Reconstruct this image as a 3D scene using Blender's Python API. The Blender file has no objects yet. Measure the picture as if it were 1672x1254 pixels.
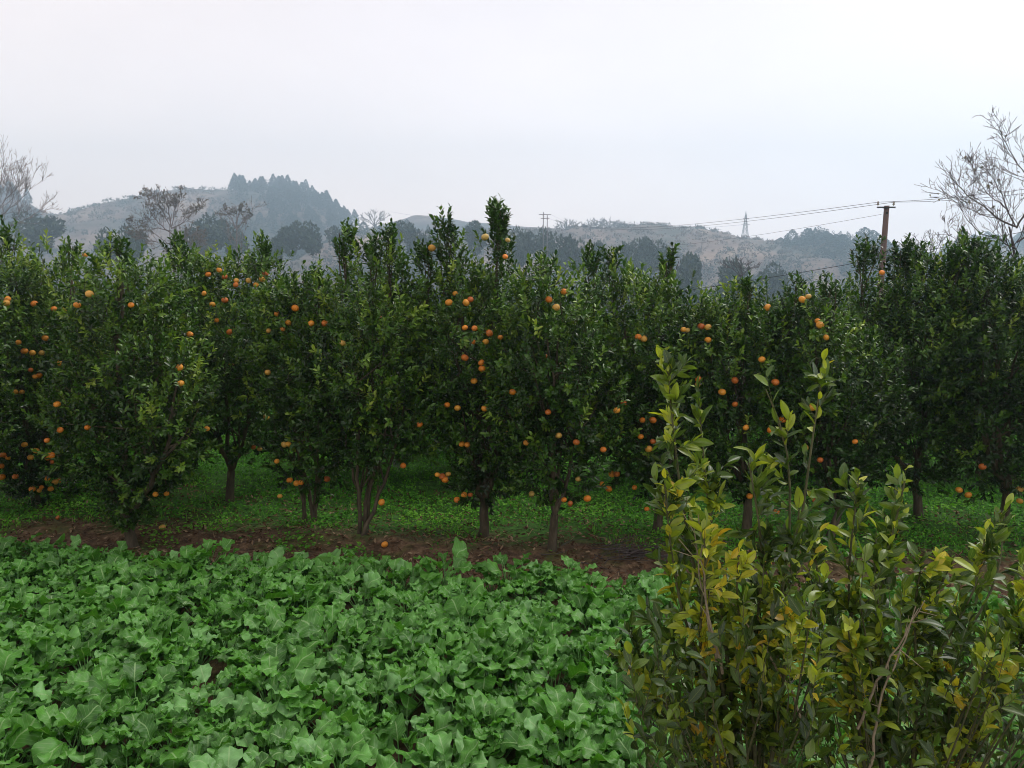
import bpy, math, random
import numpy as np
from mathutils import Vector, Matrix

R = math.radians
SC = bpy.context.scene
COL = SC.collection
rng = np.random.default_rng(7)
random.seed(7)

# ------------------------------------------------------------------ camera
CAM_H = 2.8
FPX = 1287.0                      # focal length in photo pixels (1672 wide)
PITCH = math.atan(177 / FPX)      # looking slightly down
cam = bpy.data.cameras.new('camera')
cam.sensor_width = 36
cam.lens = 36 * FPX / 1672
cam.clip_start = 0.05
cam.clip_end = 6000
camo = bpy.data.objects.new('camera', cam)
COL.objects.link(camo)
camo.location = (0, 0, CAM_H)
camo.rotation_euler = (R(90) - PITCH, 0, 0)
SC.camera = camo

# ------------------------------------------------------------------ world
SUN_EL, SUN_AZ = 52, 60           # azimuth east of the viewing direction (behind the orchard, to the right)
w = bpy.data.worlds.new("World")
SC.world = w
w.use_nodes = True
nt = w.node_tree
nt.nodes.clear()
out = nt.nodes.new('ShaderNodeOutputWorld')
bg1 = nt.nodes.new('ShaderNodeBackground')
bg2 = nt.nodes.new('ShaderNodeBackground')
add = nt.nodes.new('ShaderNodeAddShader')
sky = nt.nodes.new('ShaderNodeTexSky')
sky.sky_type = 'NISHITA'
sky.sun_disc = False
sky.sun_elevation = R(SUN_EL)
sky.sun_rotation = R(SUN_AZ)
sky.dust_density = 6
sky.air_density = 1.2
nt.links.new(sky.outputs[0], bg1.inputs[0])
bg1.inputs[1].default_value = 0.02
# the closed pale cloud deck: faint mottling, whiter to the left, bluer to the right
tc = nt.nodes.new('ShaderNodeTexCoord')
sep = nt.nodes.new('ShaderNodeSeparateXYZ')
nt.links.new(tc.outputs['Generated'], sep.inputs[0])
mr = nt.nodes.new('ShaderNodeMapRange')
mr.inputs[1].default_value = -0.7
mr.inputs[2].default_value = 0.7
nt.links.new(sep.outputs[0], mr.inputs[0])
noi = nt.nodes.new('ShaderNodeTexNoise')
noi.inputs['Scale'].default_value = 2.2
noi.inputs['Detail'].default_value = 4
mpn = nt.nodes.new('ShaderNodeMapping')
mpn.inputs['Scale'].default_value = (1, 1, 2.2)
nt.links.new(tc.outputs['Generated'], mpn.inputs[0])
nt.links.new(mpn.outputs[0], noi.inputs[0])
addn = nt.nodes.new('ShaderNodeMath')
addn.operation = 'MULTIPLY_ADD'
addn.inputs[1].default_value = 0.9
nt.links.new(noi.outputs[0], addn.inputs[0])
sub = nt.nodes.new('ShaderNodeMath')
sub.operation = 'SUBTRACT'
sub.inputs[1].default_value = 0.45
nt.links.new(mr.outputs[0], sub.inputs[0])
nt.links.new(sub.outputs[0], addn.inputs[2])
rp = nt.nodes.new('ShaderNodeValToRGB')
rp.color_ramp.elements[0].position = 0.1
rp.color_ramp.elements[0].color = (1.04, 0.895, 0.855, 1)
rp.color_ramp.elements[1].position = 0.95
rp.color_ramp.elements[1].color = (0.95, 0.85, 0.86, 1)
nt.links.new(addn.outputs[0], rp.inputs[0])
nt.links.new(rp.outputs[0], bg2.inputs[0])
mrz = nt.nodes.new('ShaderNodeMapRange')   # the deck is brightened low down to offset dimming by the haze
mrz.inputs[1].default_value = 0.0
mrz.inputs[2].default_value = 0.45
mrz.inputs[3].default_value = 1.28
mrz.inputs[4].default_value = 0.645
nt.links.new(sep.outputs[2], mrz.inputs[0])
nb = nt.nodes.new('ShaderNodeTexNoise')         # soft unevenness of the overcast
nb.inputs['Scale'].default_value = 3.2
nb.inputs['Detail'].default_value = 5
nb.inputs['Roughness'].default_value = .55
nt.links.new(mpn.outputs[0], nb.inputs[0])
mb = nt.nodes.new('ShaderNodeMapRange')
mb.inputs[1].default_value = .3
mb.inputs[2].default_value = .7
mb.inputs[3].default_value = .96
mb.inputs[4].default_value = 1.04
nt.links.new(nb.outputs[0], mb.inputs[0])
mm = nt.nodes.new('ShaderNodeMath')
mm.operation = 'MULTIPLY'
nt.links.new(mrz.outputs[0], mm.inputs[0])
nt.links.new(mb.outputs[0], mm.inputs[1])
nt.links.new(mm.outputs[0], bg2.inputs[1])
nt.links.new(bg1.outputs[0], add.inputs[0])
nt.links.new(bg2.outputs[0], add.inputs[1])
nt.links.new(add.outputs[0], out.inputs[0])

sl = bpy.data.lights.new('sun', 'SUN')
sl.energy = 1.5
sl.angle = R(25)
sl.color = (1, 0.96, 0.9)
so = bpy.data.objects.new('sun', sl)
COL.objects.link(so)
sd = Vector((math.sin(R(SUN_AZ)) * math.cos(R(SUN_EL)), math.cos(R(SUN_AZ)) * math.cos(R(SUN_EL)), math.sin(R(SUN_EL))))
so.rotation_euler = sd.to_track_quat('Z', 'Y').to_euler()

SC.view_settings.view_transform = 'Standard'
SC.view_settings.look = 'None'
SC.view_settings.exposure = 0.40
SC.view_settings.gamma = 1
SC.cycles.max_bounces = 6
SC.cycles.diffuse_bounces = 3
SC.cycles.glossy_bounces = 2
SC.cycles.transmission_bounces = 4
SC.cycles.volume_bounces = 2
SC.cycles.transparent_max_bounces = 6
SC.cycles.use_denoising = True
SC.cycles.filter_width = 1.0

# ------------------------------------------------------------------ helpers
_cp, _sp = math.cos(PITCH), math.sin(PITCH)


def at(px, py, D):
    """world point on the photo ray (px,py) at world depth y = D"""
    u = (px - 836) / FPX
    v = -(py - 627) / FPX
    dy = _cp + v * _sp
    dz = -_sp + v * _cp
    return np.array((u / dy * D, D, CAM_H + dz / dy * D))


def sstep(a, b, x):
    t = np.clip((x - a) / (b - a), 0, 1)
    return t * t * (3 - 2 * t)


def wav(x, y, s, seed=0.0):
    x = np.asarray(x, float)
    y = np.asarray(y, float)
    r = 0
    for k, a in enumerate((1, .6, .4, .28)):
        f = s * (1.9 ** k)
        r = r + a * np.sin(f * x * 1.07 + 1.3 * k + seed + 1.7 * np.sin(f * y * .61 + seed * 2 + k)) * np.cos(f * y * .93 + 2.1 * k + seed * 1.7 + 1.2 * np.sin(f * x * .47 + k))
    return r


def gz(x, y):
    x = np.asarray(x, float)
    y = np.asarray(y, float)
    z = 1.15 * (1 - sstep(1.6, 3.1, y))
    z = z - 3.4 * sstep(19, 32, y) - 3.5 * sstep(40, 120, y)
    z = z + 0.035 * wav(x, y, 1.3) * sstep(6.5, 7.5, y) * (1 - sstep(30, 40, y))
    z = z + 0.7 * wav(x, y, 0.03, 2) * sstep(40, 90, y)
    # low ridge of bare soil along the orchard edge
    e = edge(x)
    z = z + 0.06 * np.exp(-((y - e - 1.15) / .22) ** 2) + 0.03 * np.exp(-((y - e - .3) / .2) ** 2)
    return z


def edge(x):
    """far edge of the crop field"""
    return 6.66 - 0.13 * np.clip(x, -14, 14) + .06 * np.sin(x * 2.3)


def mesh_obj(name, V, F, mat, parent=None, attrs=None, uv=None, smooth=True, loc=None):
    """V (n,3); F list of (m,k) int arrays"""
    me = bpy.data.meshes.new(name)
    V = np.asarray(V, np.float32)
    if not isinstance(F, list):
        F = [F]
    F = [f for f in F if len(f)]
    me.vertices.add(len(V))
    me.vertices.foreach_set('co', V.ravel())
    loops = np.concatenate([f.ravel() for f in F]).astype(np.int32)
    tot = np.concatenate([np.full(len(f), f.shape[1], np.int32) for f in F])
    start = np.concatenate([[0], np.cumsum(tot)[:-1]]).astype(np.int32)
    me.loops.add(len(loops))
    me.loops.foreach_set('vertex_index', loops)
    me.polygons.add(len(tot))
    me.polygons.foreach_set('loop_start', start)
    me.polygons.foreach_set('loop_total', tot)
    if smooth:
        me.polygons.foreach_set('use_smooth', np.ones(len(tot), bool))
    me.update(calc_edges=True)
    if attrs:
        for k, a in attrs.items():
            at_ = me.attributes.new(k, 'FLOAT', 'POINT')
            at_.data.foreach_set('value', np.asarray(a, np.float32))
    if uv is not None:
        l = me.uv_layers.new(name='uv')
        l.data.foreach_set('uv', np.asarray(uv, np.float32)[loops].ravel())
    me.materials.append(mat)
    o = bpy.data.objects.new(name, me)
    COL.objects.link(o)
    if parent is not None:
        o.parent = parent
    if loc is not None:
        o.location = loc
    return o


def empty(name, loc):
    o = bpy.data.objects.new(name, None)
    o.location = loc
    o.empty_display_size = 0.2
    COL.objects.link(o)
    return o


def tag(o, label=None, cat=None, group=None, kind=None):
    if label:
        o['label'] = label
    if cat:
        o['category'] = cat
    if group:
        o['group'] = group
    if kind:
        o['kind'] = kind
    return o


def nrm(a):
    return a / np.maximum(np.linalg.norm(a, axis=-1, keepdims=True), 1e-9)


class Geo:
    def __init__(s):
        s.V, s.F3, s.F4, s.A, s.U, s.n = [], [], [], [], [], 0

    def add(s, V, F, tone=0.5, uv=None):
        V = np.asarray(V, float).reshape(-1, 3)
        (s.F3 if F.shape[1] == 3 else s.F4).append(F + s.n)
        s.V.append(V)
        s.A.append(np.broadcast_to(np.asarray(tone, float), (len(V),)))
        s.U.append(np.zeros((len(V), 2)) if uv is None else np.asarray(uv).reshape(-1, 2))
        s.n += len(V)

    def build(s, name, mat, parent=None, origin=(0, 0, 0), **k):
        V = np.concatenate(s.V) - np.asarray(origin)
        F = []
        if s.F3:
            F.append(np.concatenate(s.F3))
        if s.F4:
            F.append(np.concatenate(s.F4))
        return mesh_obj(name, V, F, mat, parent, {'tone': np.concatenate(s.A)}, np.concatenate(s.U), **k)


def tubes(g, P, Rr, sides=5, tone=0.5, cap=False):
    """P (N,K,3), Rr (N,K)"""
    P = np.asarray(P, float)
    Rr = np.asarray(Rr, float)
    N, K = P.shape[:2]
    T = np.gradient(P, axis=1)
    T = nrm(T)
    avg = nrm(T.mean(1))
    ref = np.where(np.abs(avg[:, 2:3]) > .8, np.array([[1., 0.1, 0]]), np.array([[0, 0, 1.]]))
    U = nrm(np.cross(T, ref[:, None, :]))
    W = np.cross(T, U)
    a = np.arange(sides) / sides * 2 * math.pi
    V = P[:, :, None, :] + Rr[:, :, None, None] * (np.cos(a)[None, None, :, None] * U[:, :, None, :] + np.sin(a)[None, None, :, None] * W[:, :, None, :])
    base = (np.arange(N) * K * sides)[:, None, None]
    k = (np.arange(K - 1) * sides)[None, :, None]
    i = np.arange(sides)[None, None, :]
    j = (i + 1) % sides
    F = np.stack([base + k + i, base + k + j, base + k + sides + j, base + k + sides + i], -1).reshape(-1, 4)
    tt = np.broadcast_to(np.asarray(tone, float).reshape(-1, 1), (N, K * sides)).ravel() if np.ndim(tone) else tone
    uv = np.stack(np.broadcast_arrays(a[None, None, :] / 6.283, np.arange(K)[None, :, None] / K, np.zeros((N, 1, 1)))[:2], -1)
    g.add(V, F, tt, uv)
    if cap:
        idx = np.arange(sides)[None, :]
        Fc = (np.arange(N) * K * sides)[:, None] + (K - 1) * sides + idx
        if sides == 4:
            g.F4.append(Fc + g.n - len(V.reshape(-1, 3)))
        else:
            b = g.n - N * K * sides
            Ft = np.concatenate([np.stack([Fc[:, 0], Fc[:, q], Fc[:, q + 1]], -1) for q in range(1, sides - 1)])
            g.F3.append(Ft + b)


def leaf_template(nt_, ns, wfun):
    """grid leaf along +x (0..1), half-width wfun(t)"""
    t = np.linspace(0, 1, nt_)
    s = np.linspace(-1, 1, ns)
    T, S = np.meshgrid(t, s, indexing='ij')
    X = T
    Y = S * wfun(T)
    i = np.arange(nt_ - 1)[:, None] * ns + np.arange(ns - 1)[None, :]
    F = np.stack([i, i + ns, i + ns + 1, i + 1], -1).reshape(-1, 4)
    return X.ravel(), Y.ravel(), F, np.stack([T.ravel(), S.ravel() * .5 + .5], -1)


def leaves(g, tmpl, P, D, Nn, L, Wd, fold, curl, tone, twist=None):
    X, Y, F, UV = tmpl
    D = nrm(D)
    Sd = nrm(np.cross(Nn, D))
    Nn = np.cross(D, Sd)
    n = len(P)
    x = X[None, :] * L[:, None]
    y = Y[None, :] * Wd[:, None]
    ya = np.abs(y)
    z = fold[:, None] * ya - curl[:, None] * (X[None, :] ** 2) * L[:, None]
    x = x - 0.35 * np.abs(curl[:, None]) * X[None, :] ** 3 * L[:, None]
    V = P[:, None, :] + x[..., None] * D[:, None, :] + y[..., None] * Sd[:, None, :] + z[..., None] * Nn[:, None, :]
    k = len(X)
    FF = (F[None] + (np.arange(n) * k)[:, None, None]).reshape(-1, 4)
    g.add(V, FF, np.repeat(tone, k), np.tile(UV, (n, 1)))


def shoots(gs, gl, tmpl, S, Dr, Ls, nl, leafL, tone, up=0.3, stem_r=0.003, spread=55, cull=None, width=0.4, t0=.12, stemtone=.5, droop=.15, wild=0.0):
    """leafy twigs: S start, Dr direction, Ls length, nl leaves per twig"""
    n = len(S)
    Dr = nrm(Dr)
    K = 4
    t = np.linspace(0, 1, K)[None, :, None]
    P = S[:, None] + Dr[:, None] * Ls[:, None, None] * t + np.array([0, 0, 1.])[None, None] * (up * Ls[:, None, None] * t ** 2)
    rr = stem_r * (1 - .7 * np.linspace(0, 1, K))[None, :] * np.ones((n, 1))
    # leaves
    tl = t0 + (1 - t0) * (np.arange(nl)[None, :] + rng.random((n, nl))) / nl
    tl = np.clip(tl, 0, 1)[..., None]
    LP = S[:, None] + Dr[:, None] * Ls[:, None, None] * tl + np.array([0, 0, 1.]) * (up * Ls[:, None, None] * tl ** 2)
    Tg = nrm(Dr[:, None] + np.array([0, 0, 1.]) * (2 * up * tl))
    ref = np.array([0.3, 0.2, 1.0])
    A = nrm(np.cross(Tg, ref))
    B = np.cross(Tg, A)
    az = (np.arange(nl)[None, :] * 2.4 + rng.random((n, 1)) * 6.28 + rng.normal(0, .35, (n, nl)))[..., None]
    rad = np.cos(az) * A + np.sin(az) * B
    ang = np.radians(spread * (1 - .45 * tl) + rng.normal(0, 12, (n, nl, 1)))
    LD = np.cos(ang) * Tg + np.sin(ang) * rad
    LD[..., 2] -= droop * rng.random((n, nl))
    LD = LD + rng.normal(0, 1, LD.shape) * wild * .35
    LD = nrm(LD)
    LN = nrm(Tg * 1.0 - rad * .3 + np.array([0, 0, .5]) + rng.normal(0, .25 + wild * .5, LD.shape))
    LL = leafL * (0.65 + 0.5 * rng.random((n, nl))) * (1 - .3 * np.abs(tl[..., 0] - .6))
    tn = np.clip(np.asarray(tone).reshape(-1, 1) + rng.normal(0, .08, (n, nl)), 0, 1)
    LP, LD, LN, LL, tn = LP.reshape(-1, 3), LD.reshape(-1, 3), LN.reshape(-1, 3), LL.ravel(), tn.ravel()
    if wild > 0:
        m = rng.random(len(LP)) > .22
        LP, LD, LN, LL, tn = LP[m], LD[m], LN[m], LL[m] * rng.uniform(.65, 1.15, m.sum()), tn[m]
        tn = np.clip(tn + rng.normal(0, .07, len(tn)), 0, 1)
    if cull is not None:
        m = cull(LP + LD * (LL * .5)[:, None])
        LP, LD, LN, LL, tn = LP[m], LD[m], LN[m], LL[m], tn[m]
    m = len(LP)
    leaves(gl, tmpl, LP, LD, LN, LL, LL * width * (.85 + .3 * rng.random(m)), .25 + .35 * rng.random(m), rng.normal(.12, .14, m), tn)
    if gs is not None:
        tubes(gs, P, rr, 3, stemtone)


T_SMALL = leaf_template(4, 3, lambda t: np.sin(np.pi * np.clip(t, 0.0, 1)) ** .75 * .5 + .02)
T_BIG = leaf_template(9, 5, lambda t: (np.sin(np.pi * t ** .92) ** .8) * .5 + .012)
T_CARD = leaf_template(2, 2, lambda t: np.where(t > .5, .25, .5))


def polyline(pts, K=10):
    """smooth resample"""
    pts = np.asarray(pts, float)
    d = np.r_[0, np.cumsum(np.linalg.norm(np.diff(pts, axis=0), axis=1))]
    t = np.linspace(0, d[-1], K)
    # catmull style through interpolation of smoothed points
    q = np.stack([np.interp(t, d, pts[:, i]) for i in range(3)], -1)
    for _ in range(2):
        q[1:-1] = .25 * q[:-2] + .5 * q[1:-1] + .25 * q[2:]
    return q


# ------------------------------------------------------------------ materials
def new_mat(name):
    m = bpy.data.materials.new(name)
    m.use_nodes = True
    return m, m.node_tree, m.node_tree.nodes['Principled BSDF']


def ramp(nt_, stops, fac):
    r = nt_.nodes.new('ShaderNodeValToRGB')
    e = r.color_ramp.elements
    while len(e) < len(stops):
        e.new(.5)
    for k, (p, c) in enumerate(stops):
        e[k].position = p
        e[k].color = (*c, 1)
    nt_.links.new(fac, r.inputs[0])
    return r.outputs[0]


def leaf_mat(name, stops, rough=.4, trans=.2, vein=None, spec=.5, veinw=0.03, noise=None, tcol=1.6):
    m, t, p = new_mat(name)
    a = t.nodes.new('ShaderNodeAttribute')
    a.attribute_name = 'tone'
    c = ramp(t, stops, a.outputs['Fac'])
    if noise:
        n = t.nodes.new('ShaderNodeTexNoise')
        n.inputs['Scale'].default_value = noise[0]
        n.inputs['Detail'].default_value = 3
        g = t.nodes.new('ShaderNodeNewGeometry')
        t.links.new(g.outputs['Position'], n.inputs[0])
        mr_ = t.nodes.new('ShaderNodeMapRange')
        mr_.inputs[1].default_value = .3
        mr_.inputs[2].default_value = .7
        mr_.inputs[3].default_value = 1 - noise[1]
        mr_.inputs[4].default_value = 1 + noise[1]
        t.links.new(n.outputs[0], mr_.inputs[0])
        mx = t.nodes.new('ShaderNodeVectorMath')
        mx.operation = 'SCALE'
        t.links.new(c, mx.inputs[0])
        t.links.new(mr_.outputs[0], mx.inputs['Scale'])
        c = mx.outputs[0]
    if vein:
        uvn = t.nodes.new('ShaderNodeUVMap')
        uvn.uv_map = 'uv'
        s = t.nodes.new('ShaderNodeSeparateXYZ')
        t.links.new(uvn.outputs[0], s.inputs[0])

        def M(op, x, y=None):
            q = t.nodes.new('ShaderNodeMath')
            q.operation = op
            for i_, v_ in enumerate((x, y)):
                if v_ is None:
                    continue
                if isinstance(v_, (int, float)):
                    q.inputs[i_].default_value = v_
                else:
                    t.links.new(v_, q.inputs[i_])
            return q.outputs[0]
        ac = M('ABSOLUTE', M('SUBTRACT', s.outputs[1], .5))
        mid = M('LESS_THAN', ac, veinw)
        # side veins: slanted stripes
        st = M('FRACT', M('MULTIPLY', M('SUBTRACT', s.outputs[0], M('MULTIPLY', ac, .55)), 7.0))
        side = M('MULTIPLY', M('LESS_THAN', st, .1), .45)
        v = M('MAXIMUM', mid, side)
        mix = t.nodes.new('ShaderNodeMix')
        mix.data_type = 'RGBA'
        t.links.new(M('MULTIPLY', v, .65), mix.inputs[0])
        t.links.new(c, mix.inputs[6])
        mix.inputs[7].default_value = (*vein, 1)
        c = mix.outputs[2]
    t.links.new(c, p.inputs['Base Color'])
    p.inputs['Roughness'].default_value = rough
    p.inputs['Specular IOR Level'].default_value = spec
    if trans > 0:
        tr = t.nodes.new('ShaderNodeBsdfTranslucent')
        sc = t.nodes.new('ShaderNodeVectorMath')
        sc.operation = 'MULTIPLY'
        sc.inputs[1].default_value = (tcol, tcol * 1.05, tcol * .5)
        t.links.new(c, sc.inputs[0])
        t.links.new(sc.outputs[0], tr.inputs[0])
        mx = t.nodes.new('ShaderNodeMixShader')
        mx.inputs[0].default_value = trans
        t.links.new(p.outputs[0], mx.inputs[1])
        t.links.new(tr.outputs[0], mx.inputs[2])
        t.links.new(mx.outputs[0], t.nodes['Material Output'].inputs[0])
    return m


def noise_mat(name, stops, scale=5, detail=6, rough=.9, bump=.3, bscale=None, stretch=None, dist=.02):
    m, t, p = new_mat(name)
    g = t.nodes.new('ShaderNodeNewGeometry')
    mp = t.nodes.new('ShaderNodeMapping')
    if stretch:
        mp.inputs['Scale'].default_value = stretch
    t.links.new(g.outputs['Position'], mp.inputs[0])
    n = t.nodes.new('ShaderNodeTexNoise')
    n.inputs['Scale'].default_value = scale
    n.inputs['Detail'].default_value = detail
    n.inputs['Roughness'].default_value = .62
    t.links.new(mp.outputs[0], n.inputs[0])
    c = ramp(t, stops, n.outputs[0])
    t.links.new(c, p.inputs['Base Color'])
    p.inputs['Roughness'].default_value = rough
    n2 = t.nodes.new('ShaderNodeTexNoise')
    n2.inputs['Scale'].default_value = bscale or scale * 4
    n2.inputs['Detail'].default_value = 5
    t.links.new(mp.outputs[0], n2.inputs[0])
    b = t.nodes.new('ShaderNodeBump')
    b.inputs['Strength'].default_value = bump
    b.inputs['Distance'].default_value = dist
    t.links.new(n2.outputs[0], b.inputs['Height'])
    t.links.new(b.outputs[0], p.inputs['Normal'])
    return m


M_ORCH = leaf_mat('orchard_leaf', [(0, (.010, .026, .005)), (.3, (.024, .066, .009)), (.5, (.055, .135, .014)), (.72, (.14, .25, .024)), (1, (.28, .38, .05))], rough=.32, trans=.2, spec=.4)
M_BUSH = leaf_mat('bush_leaf', [(0, (.02, .042, .012)), (.35, (.045, .095, .016)), (.58, (.13, .21, .02)), (.8, (.36, .43, .03)), (.9, (.48, .46, .035)), (1, (.55, .36, .025))], rough=.36, trans=.25, vein=(.20, .24, .07), spec=.5, veinw=.025, noise=(22, .25))
M_RAPE = leaf_mat('crop_leaf', [(0, (.035, .125, .012)), (.35, (.062, .215, .018)), (.6, (.09, .27, .032)), (.96, (.17, .37, .12)), (1, (.30, .30, .05))], rough=.5, trans=.22, vein=(.28, .44, .18), spec=.42, veinw=.028, noise=(14, .22))
M_WEED = leaf_mat('weed_leaf', [(0, (.035, .15, .01)), (.5, (.085, .29, .025)), (1, (.20, .46, .05))], rough=.7, trans=.25, spec=.2)
M_BARK = noise_mat('bark', [(.3, (.03, .026, .016)), (.5, (.075, .06, .036)), (.7, (.14, .115, .075))], scale=18, stretch=(1, 1, .25), bump=.8, dist=.01)
M_TWIG = noise_mat('twig', [(.3, (.045, .055, .022)), (.7, (.12, .12, .05))], scale=30, bump=.1)
M_TWIGP = noise_mat('pale_twig', [(.3, (.16, .13, .08)), (.7, (.34, .29, .2))], scale=30, bump=.1)
M_GREYBARK = noise_mat('grey_bark', [(.3, (.04, .033, .03)), (.7, (.09, .072, .066))], scale=6, bump=.3)
M_PALEBARK = noise_mat('pale_grey_bark', [(.3, (.14, .115, .105)), (.7, (.26, .22, .205))], scale=6, bump=.3)
M_CONIF = leaf_mat('conifer_needle', [(0, (.008, .022, .022)), (.5, (.018, .042, .038)), (1, (.032, .068, .05))], rough=.8, trans=0, spec=.2)
M_BROAD = leaf_mat('broad_foliage', [(0, (.016, .032, .016)), (.5, (.035, .06, .025)), (1, (.075, .10, .035))], rough=.7, trans=0, spec=.2)
M_SCRUB = leaf_mat('scrub_foliage', [(0, (.022, .038, .022)), (.4, (.065, .06, .042)), (.7, (.16, .115, .09)), (1, (.28, .20, .16))], rough=.9, trans=0, spec=.1)
M_DRY = leaf_mat('dry_leaf', [(0, (.06, .065, .035)), (.6, (.12, .11, .06)), (1, (.20, .16, .09))], rough=.8, trans=.1, spec=.2)
M_LITTER = leaf_mat('litter_leaf', [(0, (.05, .024, .012)), (.5, (.13, .068, .034)), (1, (.34, .25, .15))], rough=.8, trans=0, spec=.2)

# ------------------------------------------------------------------ ground
def ground_material():
    m, t, p = new_mat('ground_soil')
    g = t.nodes.new('ShaderNodeNewGeometry')
    s = t.nodes.new('ShaderNodeSeparateXYZ')
    t.links.new(g.outputs['Position'], s.inputs[0])

    def N(scale, det=6, r=.6):
        n = t.nodes.new('ShaderNodeTexNoise')
        n.inputs['Scale'].default_value = scale
        n.inputs['Detail'].default_value = det
        n.inputs['Roughness'].default_value = r
        t.links.new(g.outputs['Position'], n.inputs[0])
        return n.outputs[0]

    def M(op, x, y=None):
        q = t.nodes.new('ShaderNodeMath')
        q.operation = op
        for i_, v_ in enumerate((x, y)):
            if v_ is None:
                continue
            if isinstance(v_, (int, float)):
                q.inputs[i_].default_value = v_
            else:
                t.links.new(v_, q.inputs[i_])
        return q.outputs[0]

    def mixc(f, a, b):
        mx = t.nodes.new('ShaderNodeMix')
        mx.data_type = 'RGBA'
        t.links.new(f, mx.inputs[0])
        t.links.new(a, mx.inputs[6])
        t.links.new(b, mx.inputs[7])
        return mx.outputs[2]

    def mapr(v, a, b):
        q = t.nodes.new('ShaderNodeMapRange')
        q.inputs[1].default_value = a
        q.inputs[2].default_value = b
        t.links.new(v, q.inputs[0])
        return q.outputs[0]
    soil = ramp(t, [(.3, (.036, .022, .012)), (.46, (.11, .067, .035)), (.6, (.21, .13, .07)), (.75, (.42, .31, .20))], N(9, 10, .72))
    moss = ramp(t, [(.35, (.04, .07, .012)), (.65, (.14, .15, .022))], N(14, 6))
    grass = ramp(t, [(.35, (.03, .09, .010)), (.65, (.07, .21, .02))], N(11, 6))
    dist = ramp(t, [(.3, (.05, .06, .025)), (.5, (.11, .09, .05)), (.7, (.19, .14, .095))], N(.05, 6, .7))
    # moss patches on the soil strip
    mossm = M('MULTIPLY', mapr(N(1.1, 5), .52, .62), .8)
    c = mixc(mossm, soil, moss)
    # grass beyond the strip
    yy = M('ADD', M('ADD', s.outputs[1], M('MULTIPLY', s.outputs[0], .13)), M('MULTIPLY', N(1.2, 6), 2.4))
    c = mixc(mapr(yy, 9.0, 9.6), c, grass)
    c = mixc(mapr(s.outputs[1], 22, 30), c, dist)
    t.links.new(c, p.inputs['Base Color'])
    p.inputs['Roughness'].default_value = .95
    b = t.nodes.new('ShaderNodeBump')
    b.inputs['Strength'].default_value = .9
    b.inputs['Distance'].default_value = .04
    t.links.new(N(22, 8, .7), b.inputs['Height'])
    t.links.new(b.outputs[0], p.inputs['Normal'])
    return m


ys = np.r_[-1500, -600, -200, -60, -20, -5, np.arange(0, 6, .4), np.arange(6, 12, .08), np.arange(12, 26, .4), np.arange(26, 60, 2.), np.arange(60, 260, 10.), np.arange(260, 900, 60.), 1200, 2000, 3500]
xs = np.r_[-3500, -1500, -800, -500, np.arange(-300, -40, 20.), np.arange(-40, -10, 2.), np.arange(-10, 10, .16), np.arange(10, 40, 2.), np.arange(40, 300, 20.), 300, 500, 800, 1500, 3500]
GX, GY = np.meshgrid(xs, ys)
GZ = gz(GX, GY)
fine = (sstep(6.3, 6.9, GY) * (1 - sstep(11, 12, GY)))
GZ = GZ + fine * (.012 * wav(GX, GY, 9, 1) + .006 * rng.normal(size=GX.shape))
nx, ny = len(xs), len(ys)
i = np.arange(ny - 1)[:, None] * nx + np.arange(nx - 1)[None, :]
FG = np.stack([i, i + 1, i + nx + 1, i + nx], -1).reshape(-1, 4)
tag(mesh_obj('ground', np.stack([GX, GY, GZ], -1).reshape(-1, 3), FG, ground_material()), kind='structure')

# ------------------------------------------------------------------ hills
M_HILL = noise_mat('hillside', [(.28, (.03, .045, .03)), (.42, (.07, .065, .045)), (.51, (.16, .11, .09)), (.60, (.28, .195, .15)), (.74, (.44, .34, .23))], scale=.02, detail=10, bump=0.9, bscale=.25, stretch=(1, .6, 2.2), dist=1.0)
HILLS = {}


def make_hill(key, D, depth, prof, seed, base=-9):
    """prof: skyline (px, py) list at ridge depth D; front foot at D-depth"""
    pts = [at(px, py, D) for px, py in prof]
    X = np.array([p[0] for p in pts])
    Zr = np.array([p[2] for p in pts])

    def h(x, y):
        x = np.asarray(x, float)
        y = np.asarray(y, float)
        r = np.interp(x, X, Zr) - base
        v = (y - (D - depth)) / depth
        b = np.where(v < 1, sstep(0, 1, np.clip(v, 0, 1)) ** .8, 1 - sstep(1, 1.34, v))
        n = (wav(x, y, .013, seed) * 1.8 + wav(x, y, .05, seed + 3) * .8) * np.clip(b * 1.5, 0, 1) * np.clip(r / 20, 0.1, 1)
        # old terraces: shallow steps on the front slope
        ter = .75 * np.sin(b * r * .68 + seed)
        return base + r * b + (n * (np.abs(v - 1) > .04) + n * .3 + ter * (v < .92)) * np.clip(b * 3, 0, 1)
    gx = np.linspace(X[0] - 12, X[-1] + 12, 150)
    gy = np.linspace(D - depth, D + depth * .36, 72)
    A, B = np.meshgrid(gx, gy)
    Z = h(A, B)
    endf = sstep(0, 12, A - (X[0] - 12)) * sstep(0, 12, (X[-1] + 12) - A)
    Z = base + (Z - base) * endf
    nx_ = len(gx)
    i_ = np.arange(len(gy) - 1)[:, None] * nx_ + np.arange(nx_ - 1)[None, :]
    F = np.stack([i_, i_ + 1, i_ + nx_ + 1, i_ + nx_], -1).reshape(-1, 4)
    tag(mesh_obj('hill', np.stack([A, B, Z], -1).reshape(-1, 3), F, M_HILL), kind='structure')
    HILLS[key] = (h, D, depth, X[0], X[-1])


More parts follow.
